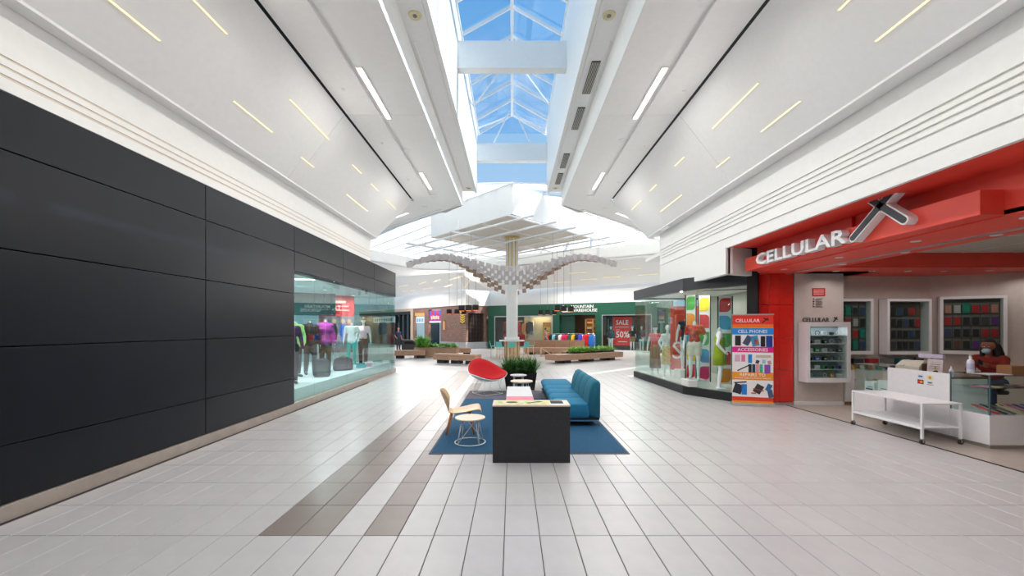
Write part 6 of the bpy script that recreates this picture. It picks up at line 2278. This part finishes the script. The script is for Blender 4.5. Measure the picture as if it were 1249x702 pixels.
def bottle(label, loc, s):
    g = thing('sanitizer_bottle', label, 'bottle', loc, 0.4, 'sanitizer bottles')
    MB().lathe([(0, 0), (0.040 * s, 0), (0.043 * s, 0.01 * s), (0.043 * s, 0.16 * s), (0.036 * s, 0.19 * s), (0.016 * s, 0.21 * s), (0.016 * s, 0.225 * s), (0, 0.225 * s)], seg=20).build('body', colour((226, 224, 234), 0.3), g, smooth=False)
    MB().lathe([(0, 0.225 * s), (0.019 * s, 0.225 * s), (0.017 * s, 0.245 * s), (0.006 * s, 0.25 * s), (0.006 * s, 0.275 * s), (0, 0.275 * s)], seg=12).build('collar', W['paper'], g)
    MB().tube([(0, 0, 0.268 * s), (-0.02 * s, 0, 0.275 * s), (-0.045 * s, 0, 0.265 * s)], 0.006 * s, 6).build('spout', W['paper'], g)
    MB().lathe([(0.0435 * s, 0.05 * s), (0.0437 * s, 0.05 * s), (0.0437 * s, 0.14 * s), (0.0435 * s, 0.14 * s)], seg=20).build('label_band', colour((196, 196, 226)), g)


bottle('large white pump bottle of sanitizer at the corner of the counter', (7.22, 6.52, 1.09), 1.02)
bottle('small white pump bottle beside the large pump bottle', (7.12, 6.71, 1.0), 0.62)
cb_ = tag(MB().box(-0.14, -0.10, 0, 0.14, 0.10, 0.13).build('carton_box', colour((150, 104, 66), 0.8), None, bevel=0.004), 'brown cardboard box on the glass counter beside the person', 'box')
cb_.location = (7.66, 6.33, 1.089)
pp = tag(MB().box(-0.18, -0.12, 0, 0.18, 0.12, 0.006).build('paper_sheet', colour((206, 206, 216), 0.7), None), 'white paper sheet lying flat on the glass counter top', 'paper')
pp.location = (7.30, 6.30, 1.0895)

# white rack on castors
rk = thing('rolling_rack', 'white two-tier rolling table on castors in front of the shop counter', 'table', (6.61, 7.02, 0.0))
MB().box(-0.31, -0.66, 0.61, 0.31, 0.66, 0.635).build('table_top', W['white_gloss'], rk, bevel=0.003)
MB().box(-0.29, -0.64, 0.245, 0.29, 0.64, 0.262).build('shelf', W['white_gloss'], rk, bevel=0.002)
for sx in (-1, 1):
    MB().box(sx * 0.295 - 0.012, -0.64, 0.225, sx * 0.295 + 0.012, 0.64, 0.245).build('shelf_rail', W['white_metal'], rk)
    for sy in (-1, 1):
        lg_ = MB().box(sx * 0.295 - 0.015, sy * 0.645 - 0.015, 0.085, sx * 0.295 + 0.015, sy * 0.645 + 0.015, 0.61).build('leg', W['white_metal'], rk)
        MB().cyl((sx * 0.295, sy * 0.645 - 0.014, 0.036), (sx * 0.295, sy * 0.645 + 0.014, 0.036), 0.036, seg=16).build('castor_wheel', colour((70, 56, 52)), lg_)
        MB().box(sx * 0.295 - 0.012, sy * 0.645 - 0.022, 0.03, sx * 0.295 + 0.012, sy * 0.645 - 0.016, 0.086).build('castor_fork', W['chrome'], lg_)

# wall cabinets with blister packs
PACK = [((40, 38, 44), 'black'), ((196, 40, 44), 'red'), ((206, 130, 120), 'rose'), ((60, 76, 120), 'blue'), ((110, 48, 130), 'purple'), ((190, 180, 176), 'silver'), ((40, 140, 120), 'green'), ((120, 74, 60), 'brown'), ((70, 66, 70), 'grey')]


def cabinet(name, label, loc, rz, w, h, d, cols, rows, where, pick, depth_left=True):
    g = thing(name, label, 'cabinet', loc, rz, 'white wall cabinets')
    t = 0.06
    MB().box(-w / 2, -0.012, 0, w / 2, 0.0, h).build('back', colour((92, 84, 80)), g)
    for k in range(int(h / 0.1)):
        MB().box(-w / 2 + t, -0.016, 0.08 + 0.1 * k, w / 2 - t, -0.0125, 0.10 + 0.1 * k).build('slat', colour((120, 112, 106)), g)
    MB().box(-w / 2, -d, 0, -w / 2 + t, -0.012, h).build('side', W['white_gloss'], g)
    MB().box(w / 2 - t, -d, 0, w / 2, -0.012, h).build('side', W['white_gloss'], g)
    MB().box(-w / 2 + t, -d, 0, w / 2 - t, -0.012, t * 1.3).build('bottom', W['white_gloss'], g)
    MB().box(-w / 2 + t, -d, h - t, w / 2 - t, -0.012, h).build('top', W['white_gloss'], g)
    MB().box(-w / 2 + t + .002, -d + 0.02, t * 1.3, w / 2 - t - .002, -d + 0.026, h - t).build('pane', W['glass'], g)
    rot = Matrix.Rotation(rz, 3, 'Z')
    base = Vector(loc)
    iw = w - 2 * t - 0.06
    rn = ['top', 'second', 'third', 'fourth', 'bottom']
    for r in range(rows):
        for c in range(cols):
            rgb, nm = PACK[pick(r, c) % 9]
            p = base + rot @ Vector((-iw / 2 + iw * (c + 0.5) / cols, -0.05, h - t - 0.12 - (h - 2 * t - 0.12) * (r + 0.35) / rows))
            k = thing('case_pack', '%s phone case pack, %s row, %s in the row, %s' % (nm, rn[r], ORD[c], where), 'phone case', p, rz, 'phone case packs in the %s' % where.replace('of the ', ''))
            MB().box(-0.07, -0.003, -0.125, 0.07, 0.003, 0.125).build('card', colour((120, 112, 112) if nm != 'green' else (40, 120, 110), 0.5), k)
            MB().box(-0.056, -0.018, -0.115, 0.056, -0.003, 0.07).build('case_body', colour(rgb, 0.35), k, bevel=0.006)
            MB().tube([(0, -0.004, 0.09), (0, 0.034, 0.10)], 0.003, 5).build('peg', W['chrome'], k)
    return g


cabinet('wall_cabinet', 'white wall cabinet of phone cases partly hidden by the white wall panel', (8.16, 10.11, 1.15), 0, 1.06, 1.34, 0.16, 5, 4, 'cabinet by the panel', lambda r, c: (r * 2 + c * 3 + r * c) % 9)
cabinet('wall_cabinet', 'white wall cabinet of mostly dark phone cases in the middle of the back wall', (9.48, 10.11, 1.15), 0, 1.06, 1.33, 0.24, 6, 4, 'middle cabinet', lambda r, c: [0, 0, 8, 0, 1, 0, 3, 7][(r * 5 + c * 3) % 8])
ca = math.atan2(-1.68, 3.23)
cabinet('wall_cabinet', 'white wall cabinet of colourful phone cases behind the person', (10.80, 9.77, 1.17), ca, 1.12, 1.36, 0.14, 6, 4, 'cabinet behind the person', lambda r, c: [2, 5, 6, 1, 1, 2, 1, 1, 0, 0, 8, 4, 3, 0, 0, 0, 1, 1, 0, 7, 0, 4, 0, 8][(r * 6 + c) % 24])

# low units under the cabinets
lu = thing('low_cabinet', 'low white cabinet with drawers along the back wall of the phone shop', 'cabinet', (8.9, 9.85, 0))
MB().box(-1.15, -0.2, 0.07, 1.15, 0.25, 0.80).build('body', W['white_gloss'], lu, bevel=0.004)
MB().box(-1.12, -0.17, 0.0, 1.12, 0.24, 0.068).build('toe_kick', colour((150, 112, 60)), lu)
for k in range(5):
    x0 = -1.15 + 0.46 * k
    dr = MB().box(x0 + 0.01, -0.218, 0.1, x0 + 0.45, -0.201, 0.62).build('door', W['white_gloss'], lu)
    MB().box(x0 + 0.20, -0.23, 0.585, x0 + 0.26, -0.219, 0.60).build('handle', W['chrome'], dr)
MB().box(-1.15, -0.2, 0.93, 1.15, 0.25, 0.95).build('pane', W['glass'], lu)
MB().box(-1.15, -0.205, 0.80, 1.15, -0.2, 0.93).build('pane', W['glass'], lu)
for k in range(9):
    nm = ['red', 'amber', 'white', 'orange', 'green', 'blue', 'black', 'cream', 'pink'][k]
    c = [(200, 50, 40), (230, 160, 40), (226, 220, 214), (224, 110, 40), (60, 140, 70), (60, 90, 160), (40, 40, 44), (226, 206, 160), (224, 140, 160)][k]
    g = tag(MB().obox((0, 0, 0.05), (0.10, 0.02, 0.10), 0, -0.5, 0).build('card_box', colour(c), None, bevel=0.003), '%s accessory box leaning in the low cabinet top, %s along' % (nm, ORD[k]), 'box', 'accessory boxes in the low cabinet')
    g.location = (7.88 + 0.2 * k, 9.80, 0.80)
for k in range(6):
    nm = ['dark blue', 'black', 'red', 'grey', 'teal', 'brown'][k]
    c = [(40, 60, 110), (34, 34, 40), (160, 40, 40), (120, 116, 116), (40, 120, 126), (96, 70, 56)][k]
    g = tag(MB().box(-0.12, -0.06, 0, 0.12, 0.06, 0.10).build('small_box', colour(c), None, bevel=0.004), '%s small box on the glass top of the low cabinet' % nm, 'box', 'small boxes on the low cabinet')
    g.location = (7.95 + 0.36 * k, 9.98, 0.951)

# accessory cabinet on the white panel
ac = thing('display_cabinet', 'white shelved display cabinet of small accessories on the white wall panel', 'cabinet', (7.12, 9.60, 0.56), 0)
w, h, d, t = 0.98, 1.36, 0.30, 0.07
MB().box(-w / 2, -0.012, 0, w / 2, 0.0, h).build('back', colour((150, 158, 164)), ac)
MB().box(-w / 2, -d, 0, -w / 2 + t, -0.012, h).build('side', W['white_gloss'], ac)
MB().box(w / 2 - t, -d, 0, w / 2, -0.012, h).build('side', W['white_gloss'], ac)
MB().box(-w / 2 + t, -d, 0, w / 2 - t, -0.012, 0.10).build('bottom', W['white_gloss'], ac)
MB().box(-w / 2 + t, -d, h - 0.10, w / 2 - t, -0.012, h).build('top', W['white_gloss'], ac)
MB().box(-w / 2 + t + 0.002, -d + 0.012, 0.10, -0.004, -d + 0.018, h - 0.10).build('sliding_pane', W['glass'], ac)
MB().box(0.004, -d + 0.022, 0.10, w / 2 - t - 0.002, -d + 0.028, h - 0.10).build('sliding_pane', W['glass'], ac)
rnd = random.Random(21)
zsh = [0.10 + 0.193 * k for k in range(6)]
GC = [((40, 42, 48), 'black'), ((226, 226, 230), 'white'), ((50, 90, 170), 'blue'), ((60, 160, 70), 'green'), ((200, 150, 60), 'amber'), ((130, 150, 170), 'grey-blue')]
for k, z in enumerate(zsh):
    if k:
        MB().box(-w / 2 + t, -d + 0.035, z - 0.012, w / 2 - t, -0.013, z).build('shelf_board', W['white_gloss'], ac)
    for j in range(5):
        c, nm = GC[rnd.randrange(6)] if k < 4 else GC[(j + k) % 2]
        kd = rnd.choice(['box', 'roll', 'speaker'])
        p = (7.12 - 0.33 + 0.165 * j, 9.60 - 0.16, 0.56 + z + 0.001)
        shelf_n = ['bottom', 'second lowest', 'third lowest', 'fourth lowest', 'fifth lowest', 'top'][k]
        if kd == 'box':
            g = thing('accessory_box', '%s accessory box, %s on the %s shelf of the accessory cabinet' % (nm, ORD[j], shelf_n), 'box', p, rnd.uniform(-.4, .4), 'goods in the accessory cabinet')
            MB().box(-0.05, -0.03, 0, 0.05, 0.03, 0.085).build('carton', colour(c), g, bevel=0.003)
            MB().box(-0.03, -0.032, 0.02, 0.03, -0.03, 0.06).build('print', colour((200, 204, 210)), g)
        elif kd == 'roll':
            g = thing('cable_coil', '%s coiled cable, %s on the %s shelf of the accessory cabinet' % (nm, ORD[j], shelf_n), 'cable', p, rnd.uniform(-.4, .4), 'goods in the accessory cabinet')
            MB().tube([(0.045 * math.cos(2 * PI * q / 14), -0.01, 0.052 + 0.045 * math.sin(2 * PI * q / 14)) for q in range(14)], 0.007, 5, True).build('coil', colour(c), g)
            MB().box(-0.01, -0.02, 0, 0.01, 0.0, 0.02).build('plug', W['paper'], g)
        else:
            g = thing('camera', '%s small camera-like gadget, %s on the %s shelf of the accessory cabinet' % (nm, ORD[j], shelf_n), 'gadget', p, rnd.uniform(-.4, .4), 'goods in the accessory cabinet')
            MB().box(-0.04, -0.03, 0, 0.04, 0.03, 0.07).build('body', colour(c), g, bevel=0.008)
            MB().cyl((0, -0.031, 0.038), (0, -0.045, 0.038), 0.022, seg=12).build('lens', W['black'], g)
area_lamp('cabinet_light', (0, -0.16, h - 0.11), 0.7, 0.05, 1.6, (0.95, 0.98, 1), (0, 0, -1), ac)
cl = thing('wall_lettering', 'dark CELLULAR X letters standing on top of the accessory cabinet', 'sign', (6.72, 9.58, 1.925))
lettering('CELLULAR', W['charcoal'], cl, (0, 0, 0), UP, width=0.62, height=0.10, extrude=0.008, offset=0.004)
xb = MB()
xshape(0.045, 0.105, 0.011, xb, -0.008, 0.008)
xb = xb.build('x_letter', W['charcoal'], cl)
xb.location = (0.76, 0, 0.0)
rn = thing('shop_notice', 'small red-headed notice with black bullets on the white wall panel', 'notice', (7.12, 9.615, 2.34))
MB().box(-0.15, -0.006, 0.19, 0.15, 0, 0.37).build('red_header', colour((190, 28, 38)), rn)
for k in range(3):
    MB().box(-0.12, -0.008, 0.225 + 0.045 * k, 0.12, -0.006, 0.245 + 0.045 * k).build('print_line', colour((236, 170, 170)), rn)
for k in range(4):
    z = 0.12 - 0.058 * k
    MB().cyl((-0.115, -0.004, z), (-0.115, 0, z), 0.018, seg=10).build('bullet', colour((70, 40, 40) if k else (40, 36, 40)), rn)
    for q in range(2):
        MB().box(-0.07, -0.004, z + 0.002 - 0.02 * q, 0.10 - 0.03 * ((k + q) % 2), 0, z + 0.012 - 0.02 * q).build('print_line', colour((120, 104, 100)), rn)

# ------------------------------------------------------------------ goods in the sports store window
def bag(name, label, loc, rz, size, rgb, stripe):
    g = thing(name, label, 'bag', loc, rz)
    x, y, z = size
    b = MB()
    n = 12
    rows = []
    for zz, k in ((0, 0.82), (0.08 * z, 0.98), (0.5 * z, 1.0), (0.85 * z, 0.85), (z, 0.5)):
        rows.append([(x / 2 * k * math.copysign(abs(math.cos(2 * PI * q / n)) ** 0.6, math.cos(2 * PI * q / n)), y / 2 * k * math.copysign(abs(math.sin(2 * PI * q / n)) ** 0.6, math.sin(2 * PI * q / n)), zz) for q in range(n)])
    b.loft(rows)
    b.build('body', colour(rgb, 0.8), g, smooth=True)
    MB().box(-x * 0.3, -y * 0.54, z * 0.15, x * 0.3, -y * 0.44, z * 0.5).build('front_pocket', colour(stripe, 0.8), g, bevel=0.02)
    MB().tube([(-0.07, 0, z * 0.97), (-0.05, 0, z * 1.08), (0.05, 0, z * 1.08), (0.07, 0, z * 0.97)], 0.012, 6).build('handle', W['black'], g)


bag('backpack', 'dark grey backpack with a lime stripe on the sports store floor', (-5.35, 11.65, LF), 0.5, (0.46, 0.30, 0.50), (66, 70, 84), (84, 96, 96))
bag('duffel_bag', 'dark duffel bag on the sports store floor past the purple jacket', (-5.45, 13.35, LF), 0.7, (0.62, 0.36, 0.42), (74, 70, 84), (110, 84, 110))
sb = thing('shoe_box', 'turquoise shoe box near the turquoise trousers', 'box', (-5.15, 14.15, LF), 0.3)
MB().box(-0.16, -0.1, 0, 0.16, 0.1, 0.11).build('carton', colour((60, 170, 180)), sb, bevel=0.004)
MB().box(-0.165, -0.105, 0.11, 0.165, 0.105, 0.15).build('lid', colour((80, 190, 200)), sb, bevel=0.004)
sb = thing('shoe_box', 'pink shoe box near the mannequin in the dark cap', 'box', (-5.1, 14.6, LF), 0.1)
MB().box(-0.14, -0.1, 0, 0.14, 0.1, 0.11).build('carton', colour((216, 150, 176)), sb, bevel=0.004)
MB().box(-0.145, -0.105, 0.11, 0.145, 0.105, 0.15).build('lid', colour((230, 180, 196)), sb, bevel=0.004)
ph = thing('photo_banner', 'red-topped hanging banner picturing hikers in the sports store window', 'banner', (-6.3, 14.9, 0.9), 0.55)
MB().box(-0.6, 0, 0, 0.6, 0.015, 2.05).build('sheet', colour((186, 44, 48)), ph)
MB().box(-0.3, -0.006, 1.78, 0.3, 0, 1.86).build('print_line', colour((236, 190, 186)), ph)
MB().box(-0.4, -0.006, 1.64, 0.4, 0, 1.68).build('print_line', colour((226, 160, 158)), ph)
MB().box(-0.4, -0.006, 1.5, 0.4, 0, 1.54).build('print_line', colour((226, 160, 158)), ph)
MB().box(-0.6, -0.004, 0, 0.6, 0, 1.3).build('printed_photo', mat('photo_print', (120, 110, 120), 0.5, var=0.7, scale=5), ph)
for x, c in ((-0.38, (226, 110, 50)), (-0.1, (30, 30, 36)), (0.2, (60, 90, 180)), (0.42, (220, 70, 50))):
    MB().ball((x, -0.004, 0.72), (0.12, 0.006, 0.34), 12, 8).build('printed_figure', colour(c), ph)
    MB().ball((x, -0.004, 1.12), (0.07, 0.006, 0.09), 10, 8).build('printed_head', colour((200, 150, 126)), ph)
hb = thing('hanging_board', 'dark hanging header board deep inside the sports store window', 'board', (-7.2, 13.6, 2.2), 0.5)
MB().box(-1.3, 0, 0, 1.3, 0.05, 0.75).build('board', colour((48, 82, 88)), hb)
for s in (-1, 1):
    MB().cyl((s, 0.02, 0.75), (s, 0.02, 0.81), 0.008, seg=6).build('hanger', W['grey_metal'], hb)
